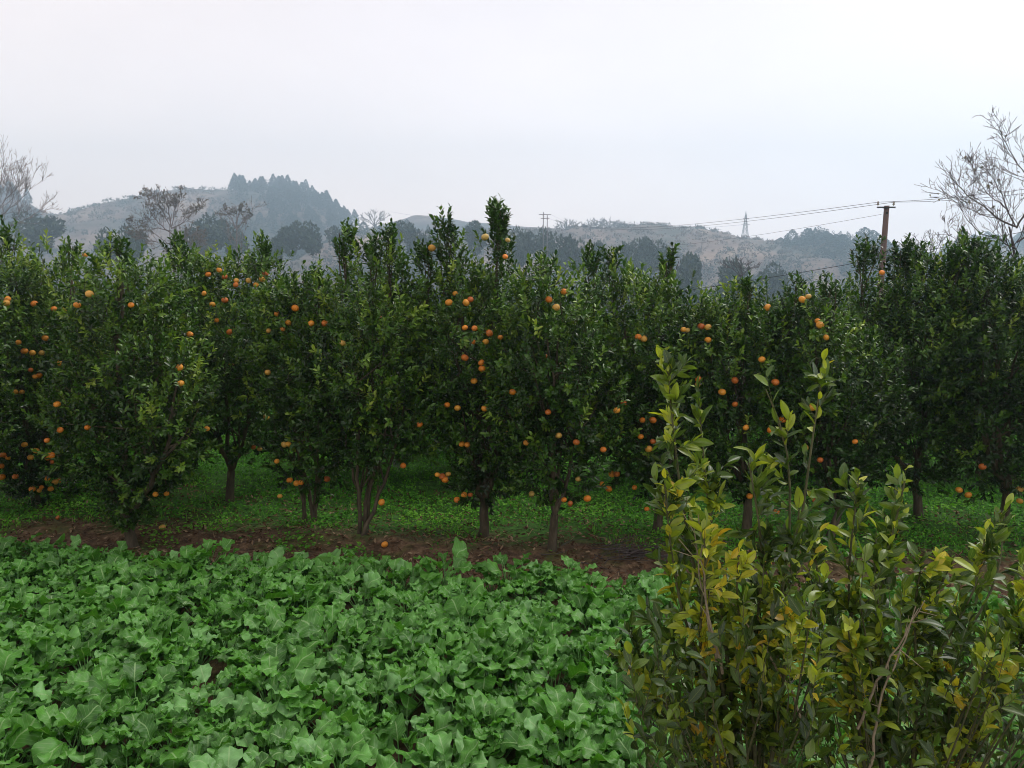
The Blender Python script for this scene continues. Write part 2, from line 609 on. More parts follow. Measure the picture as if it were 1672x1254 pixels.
make_hill('west', 700, 270, [(-420, 330), (-200, 312), (-60, 312), (20, 318), (80, 352), (135, 358), (170, 346), (215, 335), (270, 326), (330, 318), (380, 314), (405, 314), (450, 314), (500, 322), (545, 342), (575, 364), (592, 385), (640, 398), (720, 410), (800, 430)], 1)
make_hill('middle', 500, 170, [(480, 450), (540, 400), (600, 378), (660, 382), (740, 384), (830, 380), (880, 380), (930, 378), (1000, 379), (1060, 376), (1110, 378), (1160, 382), (1210, 392), (1260, 402), (1320, 410), (1400, 430), (1450, 450)], 2)
make_hill('east', 470, 160, [(1160, 440), (1220, 408), (1262, 398), (1290, 394), (1315, 384), (1350, 392), (1390, 406), (1425, 425), (1460, 445)], 3)
make_hill('far_east', 600, 220, [(1440, 450), (1500, 420), (1560, 404), (1620, 394), (1680, 388), (1800, 380), (2000, 400), (2100, 450)], 4)
make_hill('faint', 770, 50, [(500, 420), (600, 372), (680, 352), (760, 362), (900, 372), (1100, 388), (1300, 420)], 5)

# ------------------------------------------------------------------ far trees
def conifer_geo(seed, n=900, H=7., Wd=1.9, blunt=.15, card=.55):
    r = np.random.default_rng(seed)
    g = Geo()
    t = r.random(n) ** .75
    ph = r.random(n) * 6.283
    lump = 1 + .28 * np.sin(ph * 3 + seed) * np.sin(t * 9 + seed) + .12 * np.sin(t * 31)
    rad = (Wd * ((1 - t) ** .85 + blunt * np.sin(np.pi * t))) * lump * (.72 + .38 * r.random(n))
    P = np.stack([np.cos(ph) * rad, np.sin(ph) * rad, H * (.08 + .92 * t)], -1)
    Dv = np.stack([np.cos(ph) * .8, np.sin(ph) * .8, .45 + .5 * r.random(n)], -1) + r.normal(0, .3, (n, 3))
    Nn = np.stack([np.cos(ph), np.sin(ph), .7 + 0 * ph], -1) + r.normal(0, .4, (n, 3))
    L = card * (.6 + .7 * r.random(n)) * (1 - .45 * t)
    leaves(g, T_CARD, P, Dv, Nn, L, L * .9, r.random(n) * .3, r.random(n) * .2, r.random(n))
    return g


def round_geo(seed, n=1500, H=7., Wd=2.8, card=.5, lobes=9):
    r = np.random.default_rng(seed)
    g = Geo()
    c = np.stack([r.normal(0, Wd * .42, lobes), r.normal(0, Wd * .42, lobes), H * (.32 + .5 * r.random(lobes))], -1)
    s = Wd * (.38 + .3 * r.random(lobes))
    c[0] = (0, 0, H * .72)
    k = r.integers(0, lobes, n)
    d = nrm(r.normal(size=(n, 3)))
    P = c[k] + d * (s[k] * (.7 + .35 * r.random(n)))[:, None]
    P[:, 2] = np.maximum(P[:, 2], H * .06)
    Dv = d + r.normal(0, .5, (n, 3)) + np.array([0, 0, .4])
    L = card * (.6 + .7 * r.random(n))
    leaves(g, T_CARD, P, Dv, d + np.array([0, 0, .5]), L, L * .8, r.random(n) * .3, r.random(n) * .2, np.clip(r.random(n) * .6 + .2 * (s[k] / Wd), 0, 1))
    return g


def grow(P0, D0, L0, R0, levels, nchild, spread, r, up=.15, shrink=.62, wob=.18, K=5, rshrink=.6):
    """recursive bare branches -> list of (K,3) polylines and radii"""
    out_ = []

    def rec(p, d, L, rad, lv):
        pts = [p]
        q = p.copy()
        dd = d.copy()
        for _ in range(K - 1):
            dd = nrm(dd + r.normal(0, wob, 3) + np.array([0, 0, up * .35]))
            q = q + dd * L / (K - 1)
            pts.append(q)
        pts = np.array(pts)
        rr = rad * np.linspace(1, .45, K)
        out_.append((pts, rr))
        if lv == 0:
            return
        for c in range(nchild[-lv] if isinstance(nchild, (list, tuple)) else nchild):
            f = .3 + .7 * r.random()
            i0 = f * (K - 1)
            a = int(min(K - 2, i0))
            st = pts[a] + (pts[a + 1] - pts[a]) * (i0 - a)
            ax = nrm(np.cross(dd, r.normal(size=3)))
            an = R(spread * (.6 + .6 * r.random()))
            nd = nrm(dd * math.cos(an) + ax * math.sin(an) + np.array([0, 0, up]))
            rec(st, nd, L * shrink * (.7 + .5 * r.random()), rad * rshrink * (1 - .35 * f), lv - 1)
    for p, d, l, ra in zip(P0, D0, L0, R0):
        rec(np.array(p, float), nrm(np.array(d, float)), l, ra, levels)
    return out_


def branch_geo(g, br, sides=4, rmin=.004, tone=.5):
    P = np.array([b[0] for b in br])
    Q = np.maximum(np.array([b[1] for b in br]), rmin)
    tubes(g, P, Q, sides, tone)


CONP = []
for k in range(6):
    H_ = (6.5, 7.5, 5.8, 7.0, 6.2, 5.0)[k]
    g = conifer_geo(20 + k, 800, H_, (1.9, 1.6, 2.0, 2.3, 1.5, 2.2)[k], (.1, .15, .3, .45, .1, .5)[k])
    tubes(g, np.array([[[0, 0, -.8], [0, 0, 1.5], [0, 0, 3.]]]), np.array([[.16, .13, .1]]), 5, .2)
    CONP.append(g)
_used = {}


def plant(kind, k, loc, sc, rz, label, cat, group, sx=1.0):
    """individual far tree; shares mesh data with earlier ones of the same shape"""
    key = (kind, k)
    if key not in _used:
        if kind == 'conifer_tree':
            o = CONP[k].build(kind, M_CONIF)
        else:
            o = ROUNDP[k].build(kind, M_BROAD if k < 4 else M_SCRUB)
        _used[key] = o
    else:
        o = _used[key].copy()
        COL.objects.link(o)
    o.location = loc
    o.scale = (sc * sx, sc * sx, sc)
    o.rotation_euler = (0, 0, rz)
    tag(o, label, cat, group)
    return o


ROUNDP = [round_geo(40 + k, 1500, (7, 6, 6.5, 5.5, 4.5, 3.6)[k], (2.9, 2.6, 2.2, 2.8, 2.5, 2.3)[k]) for k in range(6)]


def on_hill(key, px, v):
    h, D, depth, x0, x1 = HILLS[key]
    y = D - depth * (1 - v)
    # use the px at the ridge depth so that columns climb straight up the slope
    x = (px - 836) / FPX * D / 1.0
    return np.array((x, y, float(h(x, y))))


def forest(key, n, px0, px1, v0, v1, label, group, smin=.8, smax=1.2, power=.6, kinds=(0, 1, 2, 3, 4), sx=1.0):
    kf = HILLS[key][1] / {'west': 430, 'middle': 330, 'east': 300, 'far_east': 380}[key]
    for q in range(n):
        px = px0 + (px1 - px0) * (q + rng.random()) / n
        v = v0 + (v1 - v0) * rng.random() ** power
        p = on_hill(key, px, v)
        p[2] -= .3
        plant('conifer_tree', int(rng.choice(kinds)), p, kf * (smin + (smax - smin) * rng.random()), rng.random() * 6, label, 'tree', group, sx)


forest('west', 52, 402, 592, .78, 1.0, 'dark pointed conifer on the crest of the tall hill at left', 'conifers on the crest of the tall hill', .75, 1.35, .35, (0, 1, 4, 1), sx=1.2)
forest('west', 62, 490, 600, .3, .9, 'dark conifer in the wood down the right flank of the tall hill', 'conifers down the flank of the tall hill', .8, 1.2, 1, sx=1.3)
forest('west', 26, -90, 66, .75, 1.0, 'bluish conifer on the ridge behind the bare tree at far left', 'conifers on the ridge at far left', .75, 1.2, .5, (0, 1, 4), sx=1.1)
forest('west', 22, 60, 150, .3, .8, 'hazy conifer on the spur right of the bare tree at far left', 'conifers on the spur at left', .9, 1.4, 1, sx=1.1)
forest('middle', 14, 600, 790, .75, 1.0, 'small hazy conifer on the low ridge in the middle', 'conifers on the low middle ridge', .5, .85, 1, sx=1.1)
forest('east', 34, 1250, 1425, .8, 1.0, 'dark conifer on the crest of the wooded hill left of the pole', 'conifers on the crest of the wooded hill', .45, .78, .6, (1, 2, 3, 5), sx=1.25)
forest('east', 58, 1265, 1430, .2, .85, 'conifer on the lower slope of the wooded hill left of the pole', 'conifers on the slope of the wooded hill', .5, .8, 1, (2, 3, 5), sx=1.5)
forest('far_east', 28, 1520, 1720, .6, 1.0, 'hazy conifer on the low ridge behind the bare tree at right', 'conifers on the ridge at far right', .7, 1.1, .7, sx=1.3)

MID = [  # px, top py, width px, depth, kind, label
    (62, 352, 52, 190, 1, 'broad dusky tree below the bare tree at far left'),
    (170, 371, 34, 180, 0, 'small rounded dark tree left of the sparse tree, nearer the bare tree'),
    (213, 374, 34, 175, 1, 'rounded dark tree just left of the half-bare tree'),
    (322, 358, 40, 185, 0, 'dark tree behind the right side of the half-bare tree'),
    (345, 356, 44, 190, 1, 'dark bushy tree left of the small sparse tree'),
    (381, 364, 36, 180, 0, 'dark tree under the small sparse tree'),
    (450, 380, 18, 190, 2, 'small narrow tree left of the pair of big dark trees'),
    (469, 363, 30, 190, 2, 'left of the pair of big dark trees below the tall hill'),
    (506, 359, 44, 190, 0, 'right of the pair of big dark trees below the tall hill'),
    (640, 362, 28, 200, 2, 'dark tree seen above the tall shoots of the central orange tree'),
    (675, 367, 26, 200, 2, 'dark tree third from the left in the row behind the central orange trees'),
    (701, 371, 32, 195, 0, 'wide dark tree just left of the leafy spire'),
    (778, 364, 32, 200, 2, 'dark tree between the two leafy orchard spires'),
    (852, 376, 30, 185, 1, 'purplish dark tree just right of the tallest orchard spire'),
    (890, 370, 40, 180, 0, 'large dark tree directly under the little twin pole'),
    (922, 384, 30, 175, 1, 'dark tree right of the one under the little twin pole'),
    (948, 387, 28, 178, 0, 'low dark tree second right of the little twin pole'),
    (978, 400, 28, 170, 3, 'low rounded tree third right of the little twin pole'),
    (1025, 395, 34, 180, 1, 'dark tree at left end of the clump below the brown hill'),
    (1053, 393, 32, 182, 3, 'dark tree in the middle of the clump below the brown hill'),
    (1079, 389, 36, 184, 0, 'dark tree at right end of the clump below the brown hill'),
    (1125, 420, 44, 150, 3, 'low dusky tree in front of the brown hill'),
    (1205, 428, 50, 150, 1, 'low tree on the slope below the pylon'),
    (1262, 425, 44, 160, 0, 'low dark tree between the pylon and the wooded hill'),
    (560, 372, 30, 210, 2, 'dark tree at the foot of the right flank of the tall hill'),
]
for px, py, wp, D, k, lab in MID:
    D = D * 1.3
    p = at(px, py, D)
    H0 = (7, 6, 6.5, 5.5, 4.5, 3.6)[k] * 1.02
    W0 = (2.9, 2.6, 2.2, 2.8, 2.5, 2.3)[k] * 2
    base = float(gz(p[0], D)) - .3
    Hn = max(5.5, (p[2] - base))
    if Hn > 13:
        base = p[2] - 13
        Hn = 13
    o = plant('broadleaf_tree', k, (p[0], D, base), Hn / H0, rng.random() * 6, lab, 'tree', 'trees in the valley behind the orchard')
    wn = wp / FPX * D
    o.scale = (wn / W0 * 1.15, wn / W0 * 1.15, Hn / H0)

# scrub covering slopes and valley: a mass


def scrub_at(g, C, S, ncard, tone):
    n = len(C)
    d = nrm(rng.normal(size=(n, ncard, 3)))
    d[..., 2] = np.abs(d[..., 2])
    P = C[:, None] + d * (S[:, None, None] * (.6 + .5 * rng.random((n, ncard, 1))))
    Dv = d + rng.normal(0, .5, d.shape) + np.array([0, 0, .6])
    L = (S[:, None] * .5 * (.6 + .8 * rng.random((n, ncard)))).ravel()
    tn = np.clip(tone[:, None] + rng.normal(0, .07, (n, ncard)), 0, 1).ravel()
    leaves(g, T_CARD, P.reshape(-1, 3), Dv.reshape(-1, 3), d.reshape(-1, 3) + np.array([0, 0, .4]), L, L * .6, rng.random(n * ncard) * .3, rng.random(n * ncard) * .2, tn)


# the far woods between the single conifers: a mass of pointed crowns
g = Geo()
for key, n, a0, a1, v0, v1 in (('west', 520, 425, 602, .30, .97), ('west', 200, 40, 150, .15, .72), ('west', 260, -120, 90, .45, .96), ('west', 160, 150, 420, .08, .34),
                               ('east', 520, 1255, 1440, .15, .93), ('far_east', 420, 1500, 1760, .35, .96), ('middle', 420, 600, 1010, .12, .6), ('middle', 330, 1000, 1260, .12, .42)):
    for q in range(n):
        p = on_hill(key, rng.uniform(a0, a1), v0 + (v1 - v0) * rng.random())
        hh = rng.uniform(3.2, 6.5) * (1.63 if key == 'west' else 1.13)
        ww = hh * rng.uniform(.24, .36)
        m_ = 34
        t_ = rng.random(m_) ** .8
        ph_ = rng.random(m_) * 6.283
        rad_ = ww * (1 - t_) ** .8 * rng.uniform(.7, 1.15, m_)
        P_ = p + np.stack([np.cos(ph_) * rad_, np.sin(ph_) * rad_, hh * t_ - .3], -1)
        D_ = np.stack([np.cos(ph_) * .8, np.sin(ph_) * .8, .5 + 0 * t_], -1)
        L_ = hh * .17 * (1 - .45 * t_) * rng.uniform(.7, 1.2, m_)
        leaves(g, T_CARD, P_, D_, D_ + np.array([0, 0, .4]), L_, L_ * .95, rng.random(m_) * .3, rng.random(m_) * .2, rng.random(m_))
tag(g.build('far_woodland', M_CONIF), 'dark blue-green wood thickening the slopes of the hazy hills', 'woodland', kind='stuff')

g = Geo()
for key, n in (('west', 4300), ('middle', 3300), ('east', 1300), ('far_east', 900)):
    h, D, depth, x0, x1 = HILLS[key]
    x = x0 + (x1 - x0) * rng.random(n)
    y = D - depth * (1 - rng.random(n) ** .7) * .98
    keep = (wav(x, y, .03, 4) > -.75) & (np.abs(x) < y * .8)
    x, y = x[keep], y[keep]
    C = np.stack([x, y, h(x, y)], -1)
    S = (.5 + 1.3 * rng.random(len(x)) ** 3) * D / 400
    tone = np.clip(.5 + .3 * wav(x, y, .018, 7) + rng.normal(0, .12, len(x)), 0, 1)
    vv = (y - (D - depth)) / depth
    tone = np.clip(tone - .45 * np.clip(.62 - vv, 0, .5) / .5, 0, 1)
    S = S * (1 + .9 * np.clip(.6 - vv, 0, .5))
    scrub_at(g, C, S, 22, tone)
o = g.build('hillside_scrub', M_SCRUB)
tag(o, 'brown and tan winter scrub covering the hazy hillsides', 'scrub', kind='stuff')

g = Geo()
n = 2300
y = 45 + 250 * rng.random(n) ** 1.1
x = (rng.random(n) * 2 - 1) * y * .8
keep = ~((np.abs(x / y * FPX + 836 - 500) < 60) & (y < 90))
x, y = x[keep], y[keep]
C = np.stack([x, y, gz(x, y)], -1)
S = (.5 + 1.3 * rng.random(len(x))) * (y / 110) ** .5
tone = np.clip(.13 + .28 * wav(x, y, .05, 9) + rng.normal(0, .12, len(x)), 0, .8)
C[:, 2] += S * .3
scrub_at(g, C, S * 1.5, 60, tone)
tag(g.build('valley_scrub', M_SCRUB), 'greyish brown thicket filling the valley beyond the orchard', 'scrub', kind='stuff')


# ------------------------------------------------------------------ bare and half-bare trees
def bare_tree(name, label, base, limbs, levels, nchild, seed, leafn=0, spread=38, shrink=.6, rmin=.004, mat=M_GREYBARK, leafm=None, leafsz=.2, up=.12, K=5, rshrink=.6, trunk_r=.09, frac=0.55):
    """limbs: list of (polyline points, start radius)"""
    r = np.random.default_rng(seed)
    root = empty(name, base)
    tag(root, label, 'tree')
    g = Geo()
    tips = []
    for pts, rad in limbs:
        q = polyline(pts, 12)
        q[1:-1] += r.normal(0, .01 * np.linalg.norm(q[-1] - q[0]), (10, 3))
        tubes(g, q[None], (rad * np.linspace(1, .25, 12))[None], 7, .5)
        Lq = np.linalg.norm(q[-1] - q[0])
        P0, D0, L0, R0 = [], [], [], []
        for c in range(nchild[0]):
            f = .22 + .78 * (c + r.random()) / nchild[0]
            i0 = min(10.99, f * 11)
            a = int(i0)
            st = q[a] + (q[a + 1] - q[a]) * (i0 - a)
            td = nrm(q[a + 1] - q[a])
            ax = nrm(np.cross(td, r.normal(size=3)))
            an = R(spread * (.7 + .6 * r.random()))
            P0.append(st)
            D0.append(td * math.cos(an) + ax * math.sin(an) + np.array([0, 0, up]))
            L0.append(Lq * frac * (1.05 - .6 * f) * (.7 + .6 * r.random()))
            R0.append(rad * (1 - .75 * f) * .6)
        br = grow(P0, D0, L0, R0, levels, nchild[1:], spread, r, up, shrink, .13, K, rshrink)
        branch_geo(g, br, 4, rmin)
        tips += [b[0] for b in br[-0:]]
    g.build('trunk', mat, root, origin=base)
    if leafn:
        gl = Geo()
        tp = np.array(tips)
        kk = r.integers(0, len(tp), leafn)
        jj = r.integers(1, K, leafn)
        P = tp[kk, jj] + r.normal(0, .02, (leafn, 3))
        clump = nrm(r.normal(size=(len(tp), 3)))[:, 2] > -.7
        m = clump[kk]
        P = P[m]
        n_ = len(P)
        L = leafsz * (.6 + .7 * r.random(n_))
        leaves(gl, T_CARD, P, r.normal(size=(n_, 3)) + np.array([0, 0, -.4]), r.normal(size=(n_, 3)), L, L * .7, r.random(n_) * .3, r.random(n_) * .3, r.random(n_))
        gl.build('crown', leafm or M_DRY, root, origin=base)
    return root


def L(D, pts, rad, dd=0.0):
    k = len(pts)
    return ([at(px, py, D + dd * i_ / max(1, k - 1)) for i_, (px, py) in enumerate(pts)], rad)


# big leafless tree, right edge
D = 15.5
bp = at(1750, 640, D)
bp = np.array((bp[0], D, float(gz(bp[0], D)) - .05))
trunk = [bp, at(1722, 560, D), at(1684, 480, D), at(1656, 430, D), at(1651, 400, D), at(1648, 370, D)]
bare_tree('bare_tree', 'leafless grey tree spreading thin branches at the right edge beyond the orchard', tuple(bp), [
    (trunk, .062),
    L(D, [(1658, 370), (1644, 338), (1634, 315), (1622, 290), (1620, 275)], 0.0144, .4),
    L(D, [(1658, 370), (1625, 354), (1598, 330), (1571, 314), (1552, 290)], 0.0176, -.6),
    L(D, [(1660, 372), (1672, 346), (1686, 322), (1700, 290), (1704, 255)], 0.0192, .5),
    L(D, [(1698, 330), (1682, 300), (1661, 264), (1648, 245), (1632, 215)], 0.0136, -.3),
    L(D, [(1663, 415), (1640, 394), (1598, 378), (1574, 354), (1563, 325)], 0.0144, -.8),
    L(D, [(1666, 428), (1624, 414), (1590, 410), (1558, 390), (1540, 375)], 0.0112, .7),
    L(D, [(1661, 395), (1690, 370), (1720, 330), (1740, 290)], 0.0200, .8),
    L(D, [(1648, 345), (1610, 312), (1592, 290), (1585, 262)], 0.0112, .3),
], 2, (10, 4, 3), 5, leafn=70, leafsz=.05, rmin=.0032, spread=34, shrink=.6, frac=.42)

# leafless tree at the left edge
D = 100.
bx = at(-40, 400, D)[0]
bp = np.array((bx, D, float(gz(bx, D)) - .1))
bare_tree('bare_tree', 'pale leafless tree with a fan of fine twigs at the left edge', tuple(bp), [
    ([bp, at(-38, 400, D), at(-32, 360, D)], 0.273),
    L(D, [(-34, 380), (-10, 330), (5, 290), (12, 268)], 0.062, 1),
    L(D, [(-34, 385), (5, 350), (40, 320), (58, 300)], 0.062, -1),
    L(D, [(-34, 390), (0, 375), (40, 360), (72, 340)], 0.058, 1.5),
    L(D, [(-34, 380), (-40, 320), (-50, 260), (-60, 260)], 0.078, -1.5),
    L(D, [(-34, 392), (-70, 360), (-110, 320), (-130, 300)], 0.078, 0),
    L(D, [(-30, 370), (18, 318), (30, 290), (34, 280)], 0.058, 0),
], 3, (11, 4, 3, 2), 8, rmin=0.0110, spread=24, shrink=.66, frac=.34, mat=M_PALEBARK, rshrink=.5)

# half-bare tree with a few leaves left
D = 108.
bx = at(282, 420, D)[0]
bp = np.array((bx, D, float(gz(bx, D)) - .1))
bare_tree('half_bare_tree', 'half bare tree with scattered brown leaves standing above the orchard at left', tuple(bp), [
    ([bp, at(282, 440, D), at(283, 390, D), at(280, 350, D)], 0.175),
    L(D, [(280, 372), (270, 354), (262, 336), (240, 314)], 0.068, .8),
    L(D, [(280, 377), (255, 372), (235, 379), (212, 364)], 0.068, -.8),
    L(D, [(281, 369), (285, 344), (292, 324), (296, 314)], 0.068, .5),
    L(D, [(281, 372), (300, 364), (315, 346), (326, 336)], 0.068, -.5),
    L(D, [(282, 397), (255, 396), (238, 390), (222, 384)], 0.068, 1),
    L(D, [(282, 397), (305, 387), (318, 382), (328, 376)], 0.068, 1),
    L(D, [(281, 382), (262, 369), (246, 346), (236, 324)], 0.098, -.4),
    L(D, [(281, 374), (276, 349), (274, 329), (270, 320)], 0.088, .2),
    L(D, [(282, 407), (300, 404), (316, 400), (332, 392)], 0.078, -.6),
], 3, (10, 4, 3, 2), 11, leafn=3000, leafsz=.17, rmin=0.0160, spread=42, shrink=.6, frac=.36, mat=M_PALEBARK, rshrink=.5)
D = 125.
bx = at(388, 420, D)[0]
bp = np.array((bx, D, float(gz(bx, D)) - .1))
bare_tree('half_bare_tree', 'smaller sparse brown tree right of the half bare one, above the orchard', tuple(bp), [
    ([bp, at(388, 440, D), at(388, 380, D), at(386, 355, D)], 0.156),
    L(D, [(387, 375), (375, 350), (366, 344), (362, 340)], 0.098, .8),
    L(D, [(387, 365), (390, 345), (394, 342), (396, 336)], 0.098, -.6),
    L(D, [(387, 375), (398, 358), (404, 354), (408, 346)], 0.098, .4),
], 3, (8, 3, 3, 2), 12, leafn=1000, leafsz=.2, rmin=0.0200, spread=42, shrink=.6, frac=.36, mat=M_PALEBARK, rshrink=.5)
# small bare trees seen on ridges
for k, (px, py0, py1, D, lab) in enumerate([
    (612, 378, 348, 480, 'small bare tree on the low ridge right of the tall hill'),
    (925, 384, 361, 470, 'bare spreading tree on the ridge right of the little twin pole'),
    (968, 384, 360, 470, 'bare spreading tree at left of the flat-topped clump on the ridge'),
    (990, 384, 359, 478, 'bare spreading tree in the middle of the flat-topped clump on the ridge'),
    (1012, 384, 362, 472, 'bare spreading tree at right of the flat-topped clump on the ridge'),
    (1440, 440, 405, 60, 'thin bare sapling beside the foot of the utility pole'),
    (1520, 445, 385, 45, 'bare shrub tree between the pole and the bare tree at right'),
    (1210, 462, 425, 80, 'thin bare sapling below the pylon'),
]):
    a = at(px, py0, D)
    wd = (py0 - py1) * 1.0
    sc = D / FPX
    lim = [([a - np.array([0, 0, 1.2]), a, at(px, py0 - (py0 - py1) * .4, D)], 1.1 * sc)]
    for dx in (-.9, -.45, 0, .4, .85):
        lim.append(([at(px, py0 - (py0 - py1) * .25, D), at(px + dx * wd * .35, py0 - (py0 - py1) * .6, D), at(px + dx * wd * .8, py1 + abs(dx) * wd * .25, D)], .8 * sc))
    bare_tree('bare_tree', lab, tuple(a - np.array([0, 0, 1.2])), lim, 1, (6, 4), 30 + k, rmin=.28 * sc, spread=38, shrink=.7)

# ------------------------------------------------------------------ pole, pylon, cables
M_POLE = noise_mat('weathered_concrete', [(.3, (.08, .05, .045)), (.6, (.15, .095, .085)), (.8, (.22, .15, .135))], scale=4, stretch=(1, 1, .2), bump=.2)
M_IRON = noise_mat('dark_iron', [(.3, (.03, .03, .035)), (.7, (.07, .065, .065))], scale=10, bump=.1)
M_STEEL = noise_mat('galvanised_steel', [(.3, (.12, .12, .13)), (.7, (.2, .2, .21))], scale=10, bump=.05)
M_CERAM = noise_mat('glazed_ceramic', [(.3, (.28, .24, .22)), (.7, (.4, .36, .33))], scale=10, rough=.3, bump=.02)
M_CABLE = noise_mat('cable_sheath', [(.3, (.02, .02, .022)), (.7, (.04, .04, .045))], scale=10, bump=.02)


def box(g, c, s, rz=0, tone=.5):
    c = np.asarray(c, float)
    s = np.asarray(s, float) / 2
    v = np.array([(x, y, z) for x in (-1, 1) for y in (-1, 1) for z in (-1, 1)], float) * s
    ca, sa = math.cos(rz), math.sin(rz)
    v = np.stack([v[:, 0] * ca - v[:, 1] * sa, v[:, 0] * sa + v[:, 1] * ca, v[:, 2]], -1) + c
    F = np.array([(0, 1, 3, 2), (4, 6, 7, 5), (0, 4, 5, 1), (2, 3, 7, 6), (0, 2, 6, 4), (1, 5, 7, 3)])
    g.add(v, F, tone)


D = 25.
ptop = at(1448, 336, D)
pbot = at(1440, 440, D)
dirp = (pbot - ptop) / (ptop[2] - pbot[2])
zb = float(gz(ptop[0], D)) - .5
foot = ptop + dirp * (ptop[2] - zb)
pole = empty('utility_pole', tuple(foot))
tag(pole, 'reddish concrete utility pole with a short crossarm rising behind the orchard', 'utility pole')
g = Geo()
Kp = 8
pp = np.array([foot + (ptop - foot) * t_ for t_ in np.linspace(0, 1, Kp)])
tubes(g, pp[None], np.linspace(.13, .078, Kp)[None], 16, .5, cap=True)
g.build('pole_shaft', M_POLE, pole, origin=foot)
g = Geo()
armc = at(1447, 338.5, D - .11)
box(g, armc, (.56, .05, .04))
box(g, armc + np.array([0, .07, -.0]), (.05, .2, .035))
g.build('crossarm', M_IRON, pole, origin=foot, smooth=False)
wire_start = []
for px in (1433.5, 1459):
    b = at(px, 336.5, D - .11)
    g = Geo()
    tubes(g, np.array([[b, b + [0, 0, .1]]]), np.array([[.01, .01]]), 6)
    zz = np.array([0.03, .04, .06, .075, .09, .11, .125, .14, .15])
    rr = np.array([.015, .034, .036, .024, .034, .034, .024, .02, .005])
    tubes(g, (b + np.stack([0 * zz, 0 * zz, zz], -1))[None], rr[None], 10, .5)
    g.build('insulator', M_CERAM, pole, origin=foot)
    wire_start.append(b + np.array([0, 0, .12]))
g = Geo()
tubes(g, np.array([[at(1448.3, 346, D - .10), at(1448.3, 349, D - .10)]]), np.array([[.03, .03]]), 8, .5, cap=True)
g.build('wire_clamp', M_IRON, pole, origin=foot)

# small twin pole on the ridge
D2 = 150.
tw = at(890, 346, D2)
twf = np.array((tw[0], D2, tw[2] - 9.5))
twin = empty('twin_pole', tuple(twf))
tag(twin, 'tiny distant twin pole with two crossbars above the trees in the middle', 'utility pole')
for dx in (-.32, .42):
    g = Geo()
    hh = 9.5 if dx < 0 else 8.9
    tubes(g, np.array([[twf + [dx, 0, 0], twf + [dx, 0, hh]]]), np.array([[.085, .07]]), 8, .5, cap=True)
    g.build('pole_shaft', M_STEEL, twin, origin=twf)
for dz in (9.0, 8.3):
    g = Geo()
    box(g, twf + np.array([0, -.16, dz]), (2.2 if dz > 8.9 else 1.6, .1, .1))
    g.build('crossarm', M_STEEL, twin, origin=twf)

# lattice pylon on the hill
D3 = 500.
pt = at(1218, 345, D3)
pb = at(1218, 398, D3)
pf = np.array((pt[0], D3, pb[2] - 2))
pyl = empty('pylon', tuple(pf))
tag(pyl, 'tapering lattice steel pylon standing on the brown hill', 'pylon')
Hp = pt[2] - pf[2]
segs = []
nb = 8
for k in range(nb + 1):
    pass
hz = [0, .17, .32, .45, .56, .66, .75, .83, .9]
wz = lambda t_: 2.35 * (1 - t_) ** 1.15 + .15
cn = [(-1, -1), (1, -1), (1, 1), (-1, 1)]
for a, b in zip(hz[:-1], hz[1:]):
    for q in range(4):
        c0, c1 = cn[q], cn[(q + 1) % 4]
        A = pf + np.array([c0[0] * wz(a), c0[1] * wz(a), a * Hp])
        B = pf + np.array([c1[0] * wz(b), c1[1] * wz(b), b * Hp])
        A2 = pf + np.array([c1[0] * wz(a), c1[1] * wz(a), a * Hp])
        B2 = pf + np.array([c0[0] * wz(b), c0[1] * wz(b), b * Hp])
        segs += [(A, B, .075), (A2, B2, .075), (A, B2, .13), (B2, B, .075)]
top = pf + np.array([0, 0, Hp])
for c in cn:
    segs.append((pf + np.array([c[0] * wz(.9), c[1] * wz(.9), .9 * Hp]), top, .1))
g = Geo()
tubes(g, np.array([(a, b) for a, b, _ in segs]), np.array([(r_, r_) for *_, r_ in segs]), 4, .5)
g.build('lattice_tower', M_STEEL, pyl, origin=pf)
for tz, hw in ((.62, 2.9), (.78, 2.3)):
    g = Geo()
    c = pf + np.array([0, 0, tz * Hp])
    tubes(g, np.array([[c + [-hw, 0, 0], c + [hw, 0, 0]], [c + [-hw, 0, 0], c + [0, 0, 1.05]], [c + [hw, 0, 0], c + [0, 0, 1.05]]]), np.full((3, 2), .09), 4, .5)
    g.build('crossarm', M_STEEL, pyl, origin=pf)


def cable(A, B, sag, rad, label, n=40, group='cables strung past the pole'):
    t_ = np.linspace(0, 1, n)[:, None]
    P = A + (B - A) * t_
    P = P - np.array([0, 0, 1.]) * (4 * sag * t_ * (1 - t_))
    g = Geo()
    o_ = P[0].copy()
    # thickness tapers nowhere: same cable all along
    tubes(g, P[None], np.full((1, n), rad), 5, .5)
    c = g.build('power_cable', M_CABLE, None, origin=o_)
    c.location = o_
    tag(c, label, 'cable', group)


cable(wire_start[0], twf + np.array([-1.0, -.16, 9.1]), 1.55, .007, 'upper thin cable running left from the pole, from its left insulator')
cable(wire_start[1], twf + np.array([1.0, -.16, 9.1]), 1.7, .007, 'thin cable running left from the pole, from its right insulator')
Rr_ = at(1800, 285, 17.5)
cable(wire_start[0], at(1800, 288, 20), .12, .006, 'upper thin cable running right from the pole towards the bare tree')
cable(wire_start[1], at(1800, 297, 20), .12, .006, 'lower thin cable running right from the pole towards the bare tree')
cable(at(1439, 350, D - .1), twf + np.array([-.32, -.16, 7.0]), 2.3, .005, 'lone lower cable sagging left from below the crossarm')
cable(at(900, 505, 17), at(1800, 352, 17), .12, .006, 'dark cable slanting low across the orchard tops at right')
cable(pf + np.array([-2.9, 0, .62 * Hp]), np.array((-90., 600., 50.)), 8, .06, 'faint line strung from the pylon across the hazy middle ridge')

